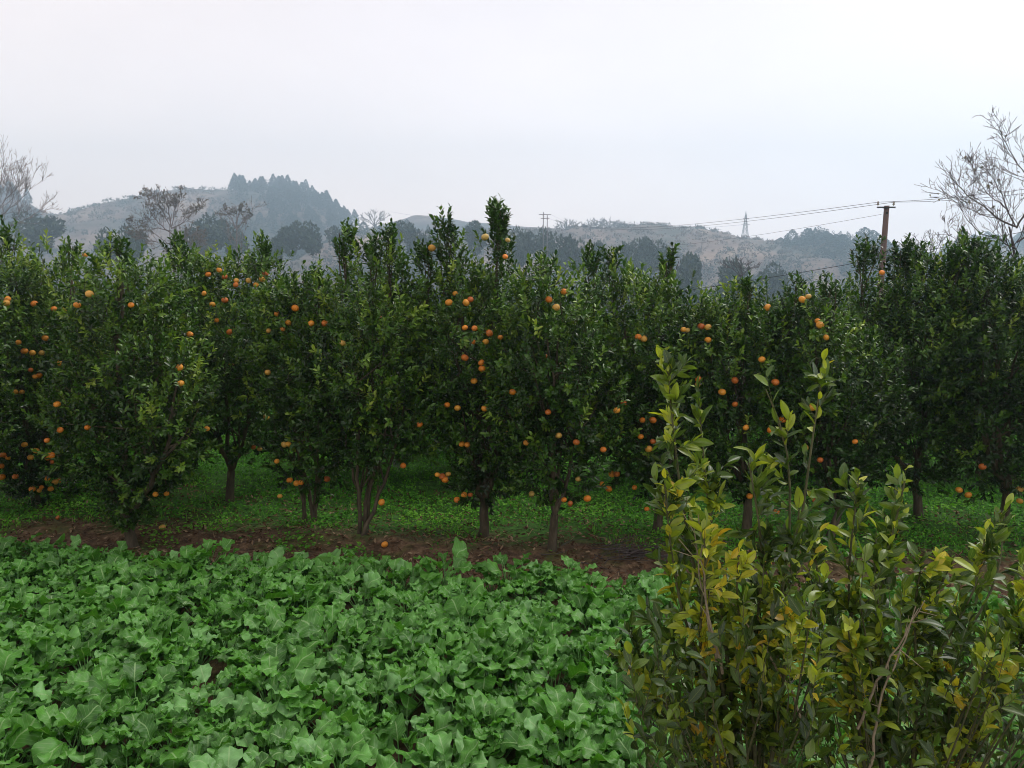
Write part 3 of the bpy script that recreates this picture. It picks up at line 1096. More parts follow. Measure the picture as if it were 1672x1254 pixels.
# ------------------------------------------------------------------ oranges
ORANGES = """12,488 10,495 56,496 88,504 105,506 146,480 126,498 214,498 358,441 340,448 367,452 386,458 385,465 406,458 418,465 428,456 433,447 367,490 354,523 375,542 310,546
452,512 471,527 439,540 462,537 508,528 530,528 74,552 30,559 40,573 53,576 68,576 50,604 64,613 57,615 293,600 437,608 139,416 333,479 347,497 96,593 482,503
792,387 829,392 825,419 921,476 896,489 908,502 733,494 743,479 761,494 768,489 759,535 775,536 799,544 817,551 772,559 793,558 759,584 786,592 787,602 774,622 1042,550 1051,553 1116,538
1122,539 1145,533 1156,534 1156,555 1253,502 1310,489 1320,484 1335,524 1339,530 1349,551 1440,445 1244,587
25,640 36,640 93,660 143,698 338,700 435,681 464,726 471,725 452,753 414,730 424,733 473,784 484,789 491,788 534,782 457,810 272,806 254,807 98,702 40,726 77,719 59,736 50,747 5,743 13,748 78,748 84,743 86,754 79,770 77,781 90,787 98,784 53,798 64,801 68,796 83,798 25,778 3,761 3,779 295,626
837,640 730,661 747,666 791,667 895,673 1018,658 1007,670 685,693 1049,686 1066,686 912,711 754,725 763,726 859,723 941,722 1066,721 1059,733 1046,713 985,734 658,760 714,775 722,778 727,783 732,774 944,782 983,790 994,798 999,774 1007,774 623,820 746,816 758,808 768,808 921,816 931,822 959,814 1056,831 1036,796 868,806
1140,619 1139,628 1200,621 1266,624 1200,660 1278,685 1259,702 1218,698 1326,665 1315,731 1396,721 1339,751 1604,762 1224,810 1268,835 1274,876 1566,800 1581,808 1628,838 1634,841 1665,799 1665,818 1331,817 1179,640 705,405 560,560"""
ORANGES = [tuple(map(float, s.split(','))) for s in ORANGES.split()]

# each near orchard tree: base px,py ; depth ; crown lobes (px,py,rx,ry) ; spires (px,py_bottom,py_top,width) ; label
TREES = [
    (-105, 905, 8.0, [(-110, 560, 110, 150), (-100, 680, 100, 100)], [], 3, 'orange tree cut by the left edge of the picture'),
    (62, 835, 9.3, [(20, 545, 95, 140), (85, 560, 70, 135), (50, 690, 80, 90), (10, 480, 60, 85), (60, 755, 50, 45)], [(5, 420, 376, 26), (128, 440, 398, 20)], 2, 'orange tree at far left hung with many low clusters of fruit'),
    (220, 908, 7.9, [(205, 590, 105, 130), (150, 680, 65, 80), (275, 660, 75, 105), (225, 740, 75, 60), (200, 480, 80, 62)], [(190, 440, 402, 22)], 1, 'stout-trunked orange tree at left with leaves down to its base'),
    (374, 833, 9.5, [(375, 530, 100, 120), (315, 480, 60, 75), (420, 460, 40, 50), (375, 650, 95, 75), (300, 640, 60, 90)], [(285, 440, 388, 22), (432, 440, 396, 22)], 2, 'orange tree with a thin dark trunk seen through the gap at left'),
    (508, 874, 8.6, [(480, 590, 72, 115), (520, 560, 60, 100), (505, 700, 62, 70), (470, 510, 50, 50), (520, 500, 45, 45)], [(520, 480, 448, 18)], 4, 'low many-stemmed orange tree left of the tall middle one'),
    (594, 897, 8.1, [(610, 510, 70, 110), (590, 620, 105, 100), (640, 660, 80, 95), (560, 680, 70, 85), (650, 500, 45, 80)], [(563, 430, 372, 24), (604, 440, 392, 20), (636, 430, 378, 24)], 4, 'tall orange tree left of centre with several slanting stems'),
    (792, 888, 8.35, [(770, 560, 85, 110), (735, 620, 75, 95), (800, 660, 75, 100), (790, 750, 58, 45), (740, 470, 50, 60), (820, 490, 50, 60)], [(733, 430, 356, 28), (812, 450, 332, 38), (700, 450, 408, 24)], 1, 'orange tree in the centre crowned by two tall leafy spires'),
    (900, 922, 7.7, [(895, 590, 80, 110), (860, 640, 62, 85), (940, 650, 75, 100), (900, 740, 70, 60), (900, 500, 65, 65)], [(880, 460, 425, 24)], 3, 'orange tree right of centre whose forked trunk stands nearest the crop'),
    (1072, 905, 8.4, [(1030, 540, 80, 110), (1080, 590, 85, 120), (1030, 680, 75, 85), (1090, 700, 80, 85), (990, 510, 50, 70)], [(965, 460, 412, 26), (1000, 450, 424, 20), (1095, 480, 416, 22)], 2, 'orange tree behind the tall tip of the foreground bush'),
    (1218, 900, 8.3, [(1180, 590, 75, 105), (1240, 600, 75, 110), (1210, 700, 90, 85), (1160, 532, 45, 46), (1230, 535, 55, 46)], [(1215, 490, 462, 22)], 2, 'orange tree with a low top seen between two foreground shoots'),
    (1352, 898, 8.1, [(1320, 600, 70, 115), (1375, 650, 75, 100), (1340, 720, 75, 70), (1310, 540, 50, 52)], [(1300, 490, 462, 20), (1345, 500, 466, 18)], 3, 'orange tree with one lone fruit on its dark lower crown'),
    (1500, 868, 8.9, [(1460, 585, 85, 112), (1520, 560, 75, 130), (1480, 690, 95, 90), (1405, 505, 45, 50), (1500, 470, 50, 60)], [(1412, 450, 402, 34), (1470, 450, 402, 34), (1500, 450, 412, 24)], 2, 'tall dark orange tree directly below the utility pole'),
    (1636, 875, 8.6, [(1590, 560, 80, 130), (1650, 590, 85, 115), (1620, 700, 90, 80), (1600, 470, 55, 60)], [(1590, 440, 394, 38), (1545, 460, 418, 24), (1615, 460, 430, 26), (1660, 480, 452, 22)], 2, 'tall orange tree at right in front of the leafless tree'),
    (1800, 890, 8.2, [(1790, 570, 110, 130), (1800, 690, 100, 90)], [], 2, 'orange tree cut by the right edge of the picture'),
]
PXW = lambda D_: D_ / FPX

lobes_all = []
for ti, (bx_, by_, D_, lobes, spires, nst, lab) in enumerate(TREES):
    W_ = []
    for (px, py, rx, ry) in lobes:
        if py >= 640:
            py, ry = py + 16, ry + 14
        elif py < 560:
            py, ry = py + 12, ry - 4
        c = at(px, py, D_)
        W_.append((c[0], D_ + rng.uniform(-.12, .12), c[2], rx * PXW(D_), min(rx * PXW(D_) * 1.0, 1.0), ry * PXW(D_)))
    lobes_all.append(np.array(W_))

# place each fruit on the nearest crown surface along its sight line
CAM = np.array([0, 0, CAM_H])
orange_of = {k: [] for k in range(len(TREES))}
opos = []
for (px, py) in ORANGES:
    d = nrm(at(px, py, 1.0) - CAM)
    best = None
    for ti, W_ in enumerate(lobes_all):
        for l_ in W_:
            c, rad = l_[:3], l_[3:] * .97
            oc = (CAM - c) / rad
            dd = d / rad
            A_ = dd @ dd
            B_ = oc @ dd
            C_ = oc @ oc - 1
            disc = B_ * B_ - A_ * C_
            if disc > 0:
                t_ = (-B_ - math.sqrt(disc)) / A_
                if best is None or t_ < best[0]:
                    best = (t_, ti)
    if best is None:
        # hangs just clear of a crown: nearest tree by its crown centre
        bb = None
        for ti, W_ in enumerate(lobes_all):
            for l_ in W_:
                t_ = l_[1] / d[1]
                p = CAM + d * t_
                q = np.linalg.norm((p - l_[:3]) / l_[3:])
                if bb is None or q < bb[0]:
                    bb = (q, ti, t_ - .25)
        best = (bb[2], bb[1])
    p = CAM + d * (best[0] + .02)
    if p[2] < .1:
        continue
    orange_of[best[1]].append(p)
    opos.append(p)
opos = np.array(opos)
odir = nrm(CAM - opos)


def cull_fruit(P):
    keep = np.ones(len(P), bool)
    for p, d in zip(opos, odir):
        m = np.abs(P[:, 0] - p[0]) < .3
        if not m.any():
            continue
        v = P[m] - p
        a = v @ d
        r_ = np.linalg.norm(v - a[:, None] * d, axis=1)
        bad = (a > -.05) & (a < .6) & (r_ < .034)
        ii = np.where(m)[0][bad]
        keep[ii] = False
    return keep


def orange_mesh():
    n1, n2 = 20, 14
    th = np.linspace(0, math.pi, n2)
    ph = np.arange(n1) / n1 * 2 * math.pi
    Tt, Pp = np.meshgrid(th, ph, indexing='ij')
    r_ = 1 - .13 * np.exp(-(Tt / .28) ** 2) - .06 * np.exp(-((math.pi - Tt) / .2) ** 2)
    V = np.stack([r_ * np.sin(Tt) * np.cos(Pp), r_ * np.sin(Tt) * np.sin(Pp), .86 * r_ * np.cos(Tt)], -1).reshape(-1, 3)
    i_ = np.arange(n2 - 1)[:, None] * n1
    j_ = np.arange(n1)[None, :]
    F = np.stack([i_ + j_, i_ + n1 + j_, i_ + n1 + (j_ + 1) % n1, i_ + (j_ + 1) % n1], -1).reshape(-1, 4)
    return V, F


def orange_material():
    m, t, p = new_mat('orange_peel')
    oi = t.nodes.new('ShaderNodeObjectInfo')
    c = ramp(t, [(0, (.55, .38, .10)), (.25, (.82, .38, .045)), (.7, (.80, .25, .02)), (1, (.50, .13, .025))], oi.outputs['Random'])
    t.links.new(c, p.inputs['Base Color'])
    p.inputs['Roughness'].default_value = .4
    tcn = t.nodes.new('ShaderNodeTexCoord')
    n = t.nodes.new('ShaderNodeTexNoise')
    n.inputs['Scale'].default_value = 30
    t.links.new(tcn.outputs['Object'], n.inputs[0])
    b = t.nodes.new('ShaderNodeBump')
    b.inputs['Strength'].default_value = .25
    b.inputs['Distance'].default_value = .02
    t.links.new(n.outputs[0], b.inputs['Height'])
    t.links.new(b.outputs[0], p.inputs['Normal'])
    return m


M_ORANGE = orange_material()
OV, OF = orange_mesh()
ORANGE_ME = None


def add_orange(p, parent, origin, name='orange', r_=None):
    global ORANGE_ME
    if ORANGE_ME is None:
        o = mesh_obj(name, OV, OF, M_ORANGE)
        ORANGE_ME = o.data
    else:
        o = bpy.data.objects.new(name, ORANGE_ME)
        COL.objects.link(o)
    s = r_ or rng.uniform(.027, .041)
    o.scale = (s, s, s)
    o.rotation_euler = (rng.normal(0, .4), rng.normal(0, .4), rng.random() * 6)
    if parent:
        o.parent = parent
    o.location = np.asarray(p) - np.asarray(origin)
    return o


# ------------------------------------------------------------------ orchard trees
def orchard_tree(base, W_, spires, nst, label, group, seed, fruits=(), leafy_trunk=False, dens=1.0, tonebias=0.0, do_cull=True):
    """W_: lobes (cx,cy,cz,rx,ry,rz) world; spires: (x,y,z0,z1,w)"""
    base = np.asarray(base, float)
    root = empty('orange_tree', tuple(base))
    tag(root, label, 'tree', group)
    gb, gl, gs = Geo(), Geo(), Geo()
    cz = W_[:, 2].mean()
    # trunk(s)
    nst_ = max(1, nst)
    fork = base + np.array([rng.normal(0, .04), rng.normal(0, .04), rng.uniform(.28, .45)])
    zs = [-.08, 0., .03, .12, .25, .4]
    r0 = {1: .055, 2: .042, 3: .036, 4: .03}[nst_]
    flare = np.array([1.5, 1.3, 1.15, 1.0, .92, .85])
    if nst_ <= 3:
        pts = np.array([base + (fork - base) * (z / .4) if z > 0 else base + np.array([0, 0, z]) for z in zs])
        pts[1:-1, :2] += rng.normal(0, .008, (4, 2))
        tubes(gb, pts[None], (r0 * flare)[None] * (1.25 if nst_ > 1 else 1), 10)
        starts = [(pts[-1], r0 * (.8 if nst_ == 1 else .7)) for _ in range(max(4, nst_ + 2))]
    else:
        starts = []
        for q in range(nst_ + 1):
            a_ = q / (nst_ + 1) * 6.28 + rng.random()
            starts.append((base + np.array([math.cos(a_) * .05, math.sin(a_) * .05, -.03]), r0 * .8))
    limb_pts = []
    order = rng.permutation(len(W_))
    for q, (st, rad) in enumerate(starts):
        l_ = W_[order[q % len(W_)]]
        tgt = l_[:3] + rng.normal(0, .25, 3) * l_[3:] + np.array([0, 0, l_[5] * .3])
        if q >= len(W_):
            tgt = tgt + rng.normal(0, .5, 3) * l_[3:]
        dv = tgt - st
        mid1 = st + dv * .33 + np.array([dv[0] * .12, dv[1] * .12, -.04 * abs(dv[0])])
        mid2 = st + dv * .66 + np.array([dv[0] * .1, 0, 0]) + rng.normal(0, .05, 3)
        P = polyline([st, mid1, mid2, tgt], 12)
        P[1:-1] += rng.normal(0, .012, (10, 3))
        tubes(gb, P[None], (rad * np.linspace(1, .28, 12))[None], 7)
        limb_pts.append((P, rad))
        # secondary limbs
        for s2 in range(7):
            i0 = rng.integers(3, 11)
            l2 = W_[rng.integers(len(W_))]
            dirr = nrm(rng.normal(size=3) + np.array([0, 0, .5]))
            tg = l2[:3] + dirr * l2[3:] * .85
            dv2 = tg - P[i0]
            if np.linalg.norm(dv2) > 1.2:
                tg = P[i0] + dv2 / np.linalg.norm(dv2) * 1.0
                dv2 = tg - P[i0]
            P2 = polyline([P[i0], P[i0] + dv2 * .5 + np.array([0, 0, -.06]) + rng.normal(0, .04, 3), tg], 8)
            tubes(gb, P2[None], (rad * .42 * np.linspace(1, .25, 8))[None], 5)
    # leafy shoots over the lobes
    S_, D_, Ls, Tn = [], [], [], []
    for li, l_ in enumerate(W_):
        area = 4 * math.pi * ((l_[3] * l_[4] + l_[3] * l_[5] + l_[4] * l_[5]) / 3)
        n = int(area * 74 * dens)
        d = nrm(rng.normal(size=(n, 3)))
        inner = rng.random(n) < .28
        rr = np.where(inner, rng.uniform(.35, .7, n), rng.uniform(.7, .93, n))
        # lumpy surface
        lump = 1 + .13 * np.sin(d[:, 0] * 7 + li + seed) * np.sin(d[:, 2] * 6 + seed * 2) + .08 * np.sin(d[:, 1] * 11 + li)
        P = l_[:3] + d * l_[3:] * (rr * lump)[:, None]
        # skip those deep within another lobe
        deep = np.zeros(n, bool)
        for lj, m_ in enumerate(W_):
            if lj != li:
                deep |= np.linalg.norm((P - m_[:3]) / m_[3:], axis=1) < .6
        k_ = ~(deep & (rng.random(n) < .75))
        P, d = P[k_], d[k_]
        n = len(P)
        S_.append(P)
        D_.append(d * .75 + np.array([0, 0, .42]) + rng.normal(0, .38, (n, 3)))
        Ls.append(rng.uniform(.15, .30, n))
        # sprays of young growth share a tone; light on the upper leaves is put into it by height
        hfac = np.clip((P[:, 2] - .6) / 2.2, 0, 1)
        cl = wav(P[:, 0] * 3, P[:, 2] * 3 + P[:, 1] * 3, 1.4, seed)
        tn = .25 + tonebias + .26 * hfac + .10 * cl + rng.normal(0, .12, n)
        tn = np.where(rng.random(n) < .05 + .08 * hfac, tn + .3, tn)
        Tn.append(tn)
    # crown top shoots
    for (x_, y_, z0, z1, w_) in spires:
        n = max(6, int(27 * (z1 - z0) / .45 * max(w_, .12) / .15))
        t_ = rng.random(n) ** .9
        P = np.stack([x_ + rng.normal(0, 1, n) * w_ * .42 * (1 - .75 * t_), y_ + rng.normal(0, 1, n) * w_ * .42 * (1 - .75 * t_), z0 + (z1 - z0) * t_ * .86 - .05], -1)
        S_.append(P)
        D_.append(np.stack([(P[:, 0] - x_) * 4 + rng.normal(0, .3, n), (P[:, 1] - y_) * 4 + rng.normal(0, .3, n), np.full(n, 1.)], -1))
        Ls.append(rng.uniform(.12, .22, n))
        Tn.append(.38 + tonebias + rng.normal(0, .1, n))
        for q in range(3):
            a_ = np.array([x_ + rng.normal(0, w_ * .15), y_, z0 - .35])
            b_ = np.array([x_ + rng.normal(0, w_ * .35), y_ + rng.normal(0, w_ * .3), z0 + (z1 - z0) * rng.uniform(.75, .95)])
            P2 = polyline([a_, (a_ + b_) / 2 + rng.normal(0, .02, 3), b_], 8)
            tubes(gb, P2[None], (np.linspace(.009, .003, 8))[None], 5)
    if leafy_trunk:
        n = 110
        t_ = rng.random(n)
        S_.append(base + np.stack([rng.normal(0, .1, n), rng.normal(0, .1, n), .22 + .7 * t_], -1))
        D_.append(np.stack([rng.normal(0, 1, n), rng.normal(0, 1, n), np.full(n, .2)], -1))
        Ls.append(rng.uniform(.08, .2, n))
        Tn.append(.3 + rng.normal(0, .08, n))
    S_, D_, Ls, Tn = map(np.concatenate, (S_, D_, Ls, Tn))
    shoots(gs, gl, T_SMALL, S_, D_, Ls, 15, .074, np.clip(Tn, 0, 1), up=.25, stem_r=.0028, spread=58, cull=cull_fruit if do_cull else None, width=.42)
    gb.V += gs.V
    off = gb.n
    gb.F4 += [f + off for f in gs.F4]
    gb.A += gs.A
    gb.U += gs.U
    gb.n += gs.n
    gb.build('trunk', M_BARK, root, origin=base)
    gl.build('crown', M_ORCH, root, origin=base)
    for p in fruits:
        add_orange(p, root, base)
    return root


for ti, (bx_, by_, D_, lobes, spires, nst, lab) in enumerate(TREES):
    b = at(bx_, by_, D_)
    base = np.array((b[0], D_, float(gz(b[0], D_)) - .02))
    sp = []
    for (px, p0, p1, wp) in spires:
        a0 = at(px, p0, D_)
        a1 = at(px, p1, D_)
        sp.append((a0[0], D_ + rng.uniform(-.15, .15), a0[2], a1[2], wp * PXW(D_)))
    orchard_tree(base, lobes_all[ti], sp, nst, lab, 'orange trees of the front rows', ti, orange_of[ti], leafy_trunk=(ti == 2), tonebias=(0.04 if bx_ < 700 else 0.0) - (.07 if bx_ > 1340 else 0), do_cull=True)


# rear rows: four shapes, copied whole
def copy_tree(o):
    c = o.copy()
    COL.objects.link(c)
    for ch in o.children:
        d = ch.copy()
        d.parent = c
        COL.objects.link(d)
    return c


ROWNAME = {0: 'third', 1: 'fourth', 2: 'fifth', 3: 'sixth', 4: 'seventh', 5: 'last'}
ORD = ['first', 'second', 'third', 'fourth', 'fifth', 'sixth', 'seventh', 'eighth', 'ninth', 'tenth', 'eleventh', 'twelfth', 'thirteenth', 'fourteenth', 'fifteenth', 'sixteenth', 'seventeenth', 'eighteenth']
protos = []
rows = [(10.9, 2.25, -9.0), (12.9, 2.35, -10.4), (14.9, 2.4, -11.6), (17.0, 2.5, -13.0), (19.2, 2.6, -14.3)]
for ri, (ry, sp_, xs0) in enumerate(rows):
    xx = xs0
    k = 0
    while xx < -xs0 + 1:
        x_ = xx + rng.normal(0, .15)
        y_ = ry - .05 * x_ + rng.normal(0, .15)
        xx += sp_
        base = np.array((x_, y_, float(gz(x_, y_)) - .02))
        lab = f'orange tree in the {ROWNAME[ri]} row back, {ORD[k]} from the left of its row'
        k += 1
        if len(protos) < 5:
            W_ = []
            for (dx, dy, dz, rx, rz) in [(0, 0, 1.7, .8, .7), (-.45, .1, 1.5, .6, .6), (.45, -.1, 1.45, .62, .6), (.05, .2, 1.0, .8, .55), (rng.uniform(-.3, .3), 0, 2.05, .5, .45)]:
                W_.append((x_ + dx + rng.normal(0, .1), y_ + dy + rng.normal(0, .1), dz + rng.normal(0, .06), rx, rx, rz))
            sps = [(x_ + rng.normal(0, .4), y_ + rng.normal(0, .3), 2.3, 2.3 + rng.uniform(.15, .45), rng.uniform(.12, .2)) for _ in range(2)]
            fr = []
            for _ in range(9):
                l_ = W_[rng.integers(5)]
                d = nrm(np.array([rng.normal(), -1.2 + rng.normal() * .5, rng.normal() * .8]))
                fr.append(np.array(l_[:3]) + d * np.array(l_[3:]) * 1.05)
            o = orchard_tree(base, np.array(W_), sps, [2, 1, 3, 2, 1][len(protos)], lab, 'orange trees of the rear rows', 60 + len(protos), fr, tonebias=.07, do_cull=False)
            protos.append(o)
        else:
            o = copy_tree(protos[rng.integers(5)])
            o.location = base
            s = rng.uniform(.80, .95)
            o.scale = (s, s, s * rng.uniform(.92, 1.04))
            o.rotation_euler = (0, 0, rng.uniform(-.6, .6) + (math.pi if rng.random() < .3 else 0))
            tag(o, lab, 'tree', 'orange trees of the rear rows')

# fallen fruit
for k, (px, py, lab) in enumerate([
    (628, 889, 'fallen orange on the soil between the slanting stems and the centre trunk'),
    (265, 861, 'fallen orange on the mossy soil right of the stout left trunk'),
    (1254, 920, 'fallen orange on the soil seen through the foreground bush'),
    (95, 845, 'pale fallen fruit on the mossy soil at far left'),
]):
    # drop onto the ground along the sight line
    for D_ in np.arange(6.8, 14, .02):
        p = at(px, py, D_)
        if p[2] <= float(gz(p[0], D_)) + .035:
            break
    o = add_orange(p, None, (0, 0, 0), 'fallen_orange', .036 if k != 3 else .028)
    tag(o, lab, 'orange', 'fallen oranges')

# ------------------------------------------------------------------ crop field
def crop():
    xs_, ys_ = [], []
    y_ = 2.75
    while y_ < 7.9:
        x_ = -7.5 + rng.random() * .3
        while x_ < 7.5:
            px_, py_ = x_ + rng.normal(0, .06), y_ + rng.normal(0, .06)
            if py_ < edge(px_) and wav(px_, py_, 2.6, 12) < 1.55 and abs(px_) < py_ * .9 + 1.2:
                xs_.append(px_)
                ys_.append(py_)
            x_ += .215
        y_ += .205
    xs_, ys_ = np.array(xs_), np.array(ys_)
    nP = len(xs_)
    nl = 13
    N = nP * nl
    bx_ = np.repeat(xs_, nl)
    by_ = np.repeat(ys_, nl)
    bz_ = np.maximum(gz(bx_, by_), -1)
    psz = np.clip(np.repeat(1 + .12 * wav(xs_, ys_, 2.0, 3) * .6 + rng.normal(0, .17, nP), nl), .6, 1.45)
    kk = np.tile(np.arange(nl), nP)
    az = kk * 2.4 + np.repeat(rng.random(nP) * 6.28, nl) + rng.normal(0, .25, N)
    inner = kk / nl            # later leaves stand up more
    LLn = psz * (.138 - .038 * inner) * rng.uniform(.7, 1.2, N)      # blade length
    Wn = LLn * rng.uniform(.44, .62, N)
    pet = psz * (.17 + .07 * inner) * rng.uniform(.85, 1.15, N)      # petiole length
    el0 = np.radians(48 + 30 * inner + rng.normal(0, 8, N))          # petiole elevation
    el1 = np.radians(36 + 22 * inner + rng.normal(0, 17, N))         # blade elevation at base
    el2 = np.radians(-40 + 46 * inner + rng.normal(0, 26, N))        # at tip
    T_, S_ = 15, 7
    t = np.sin(np.linspace(0, 1, T_) * math.pi / 2)
    s = np.linspace(-1, 1, S_)
    el = el1[:, None] + (el2 - el1)[:, None] * t[None]
    dl = LLn[:, None] * np.r_[np.diff(t), 0][None]
    rad = np.cumsum(np.cos(el) * dl, 1) - np.cos(el) * dl + (np.cos(el0) * pet)[:, None]
    zz = np.cumsum(np.sin(el) * dl, 1) - np.sin(el) * dl + (np.sin(el0) * pet)[:, None]
    ph1, ph2 = rng.random(N) * 6.28, rng.random(N) * 6.28
    # spatulate outline with shallow toothed lobes
    prof = 1.2 * (t + .03) ** .65 * np.sqrt(np.clip(1 - t ** 3.2, 0, 1)) + .01
    tt = t[None, :, None]
    side = (s[None, None, :] > 0) * 1.7
    lobe = 1 + .05 * np.sin(tt * 14 + ph1[:, None, None] + side) + .035 * np.sin(tt * 23 + ph2[:, None, None] + side * 2)
    lobe = 1 + (lobe - 1) * np.abs(s[None, None, :]) ** 2
    wid = Wn[:, None, None] * prof[None, :, None] * s[None, None, :] * lobe
    elx = el[:, :, None]
    cup = rng.uniform(-.05, .38, N)[:, None, None]
    rip = .0115 * psz[:, None, None] * (np.sin(tt * 16 + ph2[:, None, None] + side * 1.3) * np.abs(s[None, None, :]) ** 1.8 + .5 * np.sin(tt * 9 + s[None, None, :] * 4 + ph1[:, None, None]))
    up_ = cup * np.abs(wid) + rip
    tw = rng.normal(0, .34, N)[:, None, None]
    up_ = up_ + tw * wid
    ca, sa = np.cos(az)[:, None, None], np.sin(az)[:, None, None]
    rr = rad[:, :, None] - np.sin(elx) * up_
    z3 = zz[:, :, None] + np.cos(elx) * up_
    X = bx_[:, None, None] + ca * rr - sa * wid
    Y = by_[:, None, None] + sa * rr + ca * wid
    Z = bz_[:, None, None] + z3
    V = np.stack([X, Y, Z], -1)
    i_ = np.arange(T_ - 1)[:, None] * S_ + np.arange(S_ - 1)[None, :]
    F = np.stack([i_, i_ + S_, i_ + S_ + 1, i_ + 1], -1).reshape(-1, 4)
    FF = (F[None] + (np.arange(N) * T_ * S_)[:, None, None]).reshape(-1, 4)
    tone = np.clip(.45 + .14 * np.repeat(rng.normal(size=nP), nl) - .1 * inner + rng.normal(0, .19, N) + .05, 0, .95)
    yel = rng.random(N) < .0006
    tone[yel] = 1.
    UV = np.stack(np.broadcast_arrays(t[:, None], (s * .5 + .5)[None, :]), -1).reshape(-1, 2)
    g = Geo()
    g.add(V, FF, np.repeat(tone, T_ * S_), np.tile(UV, (N, 1)))
    # petioles
    pe = np.stack([bx_ + np.cos(az) * np.cos(el0) * pet, by_ + np.sin(az) * np.cos(el0) * pet, bz_ + np.sin(el0) * pet], -1)
    ps = np.stack([bx_, by_, bz_], -1)
    md = (pe + ps) / 2 + np.array([0, 0, .01])
    tubes(g, np.stack([ps, md, pe], 1), np.stack([np.full(N, .005), np.full(N, .004), np.full(N, .003)], 1), 4, .9)
    return g.build('leafy_crop', M_RAPE)


tag(crop(), 'dense field of broad bluish green crop leaves filling the foreground', 'crop field', kind='stuff')

# ------------------------------------------------------------------ ground cover in the orchard
def weeds():
    n = 190000
    y_ = 7.3 + 15.7 * rng.random(n) ** 1.35
    x_ = (rng.random(n) * 2 - 1) * (y_ * .78 + .6)
    e = edge(x_)
    cover = wav(x_, y_, 1.3, 5) * .75 + (y_ - e - 1.7) * 1.1
    keep = (cover > rng.normal(0, .35, n)) | ((wav(x_, y_, 2.2, 8) > .8) & (rng.random(n) < .5))
    keep &= (y_ > e + .15)
    # bare patches under the trees
    bare = wav(x_, y_, 1.7, 11) > .8
    keep &= ~(bare & (rng.random(n) < .9))
    x_, y_ = x_[keep], y_[keep]
    n = len(x_)
    hgt = .015 + .05 * rng.random(n)
    P = np.stack([x_, y_, gz(x_, y_) + hgt], -1)
    Dv = rng.normal(size=(n, 3))
    Dv[:, 2] = np.abs(Dv[:, 2]) * .5 + .1
    L_ = rng.uniform(.022, .05, n) * (1 + (y_ - 8) * .04)
    g = Geo()
    tmpl = leaf_template(3, 3, lambda t: np.sin(np.pi * t) * .5 + .03)
    leaves(g, tmpl, P, Dv, rng.normal(0, .3, (n, 3)) + np.array([0, 0, 1]), L_, L_ * .7, rng.random(n) * .3, rng.random(n) * .3, np.clip(.5 + .22 * wav(x_, y_, 2, 2) + rng.normal(0, .2, n), 0, 1))
    # grass blades
    m = 26000
    y_ = 7.4 + 9 * rng.random(m) ** 1.2
    x_ = (rng.random(m) * 2 - 1) * (y_ * .75 + .6)
    e = edge(x_)
    k_ = ((y_ - e - 1.5) + wav(x_, y_, 1.7, 3) * .6 > 0) & (y_ > e + .1)
    x_, y_ = x_[k_], y_[k_]
    m = len(x_)
    P = np.stack([x_, y_, gz(x_, y_)], -1)
    L_ = rng.uniform(.05, .13, m)
    Dv = rng.normal(0, .45, (m, 3)) + np.array([0, 0, 1])
    leaves(g, tmpl, P, Dv, rng.normal(size=(m, 3)), L_, np.full(m, .008), np.zeros(m), rng.random(m) * .5, rng.random(m))
    return g.build('weeds', M_WEED)


tag(weeds(), 'low green weeds carpeting the orchard floor', 'weeds', kind='stuff')

g = Geo()
n = 15000
x_ = rng.uniform(-8, 8, n)
y_ = edge(x_) + .05 + 3.2 * rng.random(n) ** 1.3
P = np.stack([x_, y_, gz(x_, y_) + .018], -1)
Dv = rng.normal(size=(n, 3)) * np.array([1, 1, .25])
L_ = rng.uniform(.03, .07, n)
leaves(g, T_SMALL, P, Dv, rng.normal(0, .35, (n, 3)) + np.array([0, 0, 1]), L_, L_ * .4, rng.random(n) * .5, rng.normal(0, .3, n), rng.random(n) ** 1.3)
# short fallen twigs
n = 900
x_ = rng.uniform(-7, 7, n)
y_ = edge(x_) + .1 + 2.0 * rng.random(n)
a = rng.random(n) * math.pi
ll = rng.uniform(.05, .25, n)
A_ = np.stack([x_, y_, gz(x_, y_) + .015], -1)
B_ = A_ + np.stack([np.cos(a) * ll, np.sin(a) * ll, rng.uniform(-.01, .04, n)], -1)
tubes(g, np.stack([A_, (A_ + B_) / 2 + rng.normal(0, .008, (n, 3)), B_], 1), np.full((n, 3), .003), 4, rng.random(n))
tag(g.build('leaf_litter', M_LITTER), 'brown leaf litter and bits of twig on the bare soil strip', 'leaf litter', kind='stuff')

# heap of cut twigs on the soil strip
c0 = at(1035, 908, 7.55)
c0[2] = float(gz(c0[0], c0[1]))
g = Geo()
n = 90
A_ = c0 + np.stack([rng.normal(0, .28, n), rng.normal(0, .12, n), .02 + .07 * rng.random(n)], -1)
a = rng.normal(.5, .5, n)
ll = rng.uniform(.2, .5, n)
B_ = A_ + np.stack([np.cos(a) * ll, np.sin(a) * ll * .6, rng.uniform(-.03, .06, n)], -1)
tubes(g, np.stack([A_, (A_ + B_) / 2 + rng.normal(0, .02, (n, 3)), B_], 1), np.tile([.005, .004, .002], (n, 1)), 4)
o = g.build('twig_heap', M_GREYBARK, None, origin=c0)
o.location = c0
tag(o, 'low heap of pruned grey twigs on the soil left of the foreground bush', 'twigs')


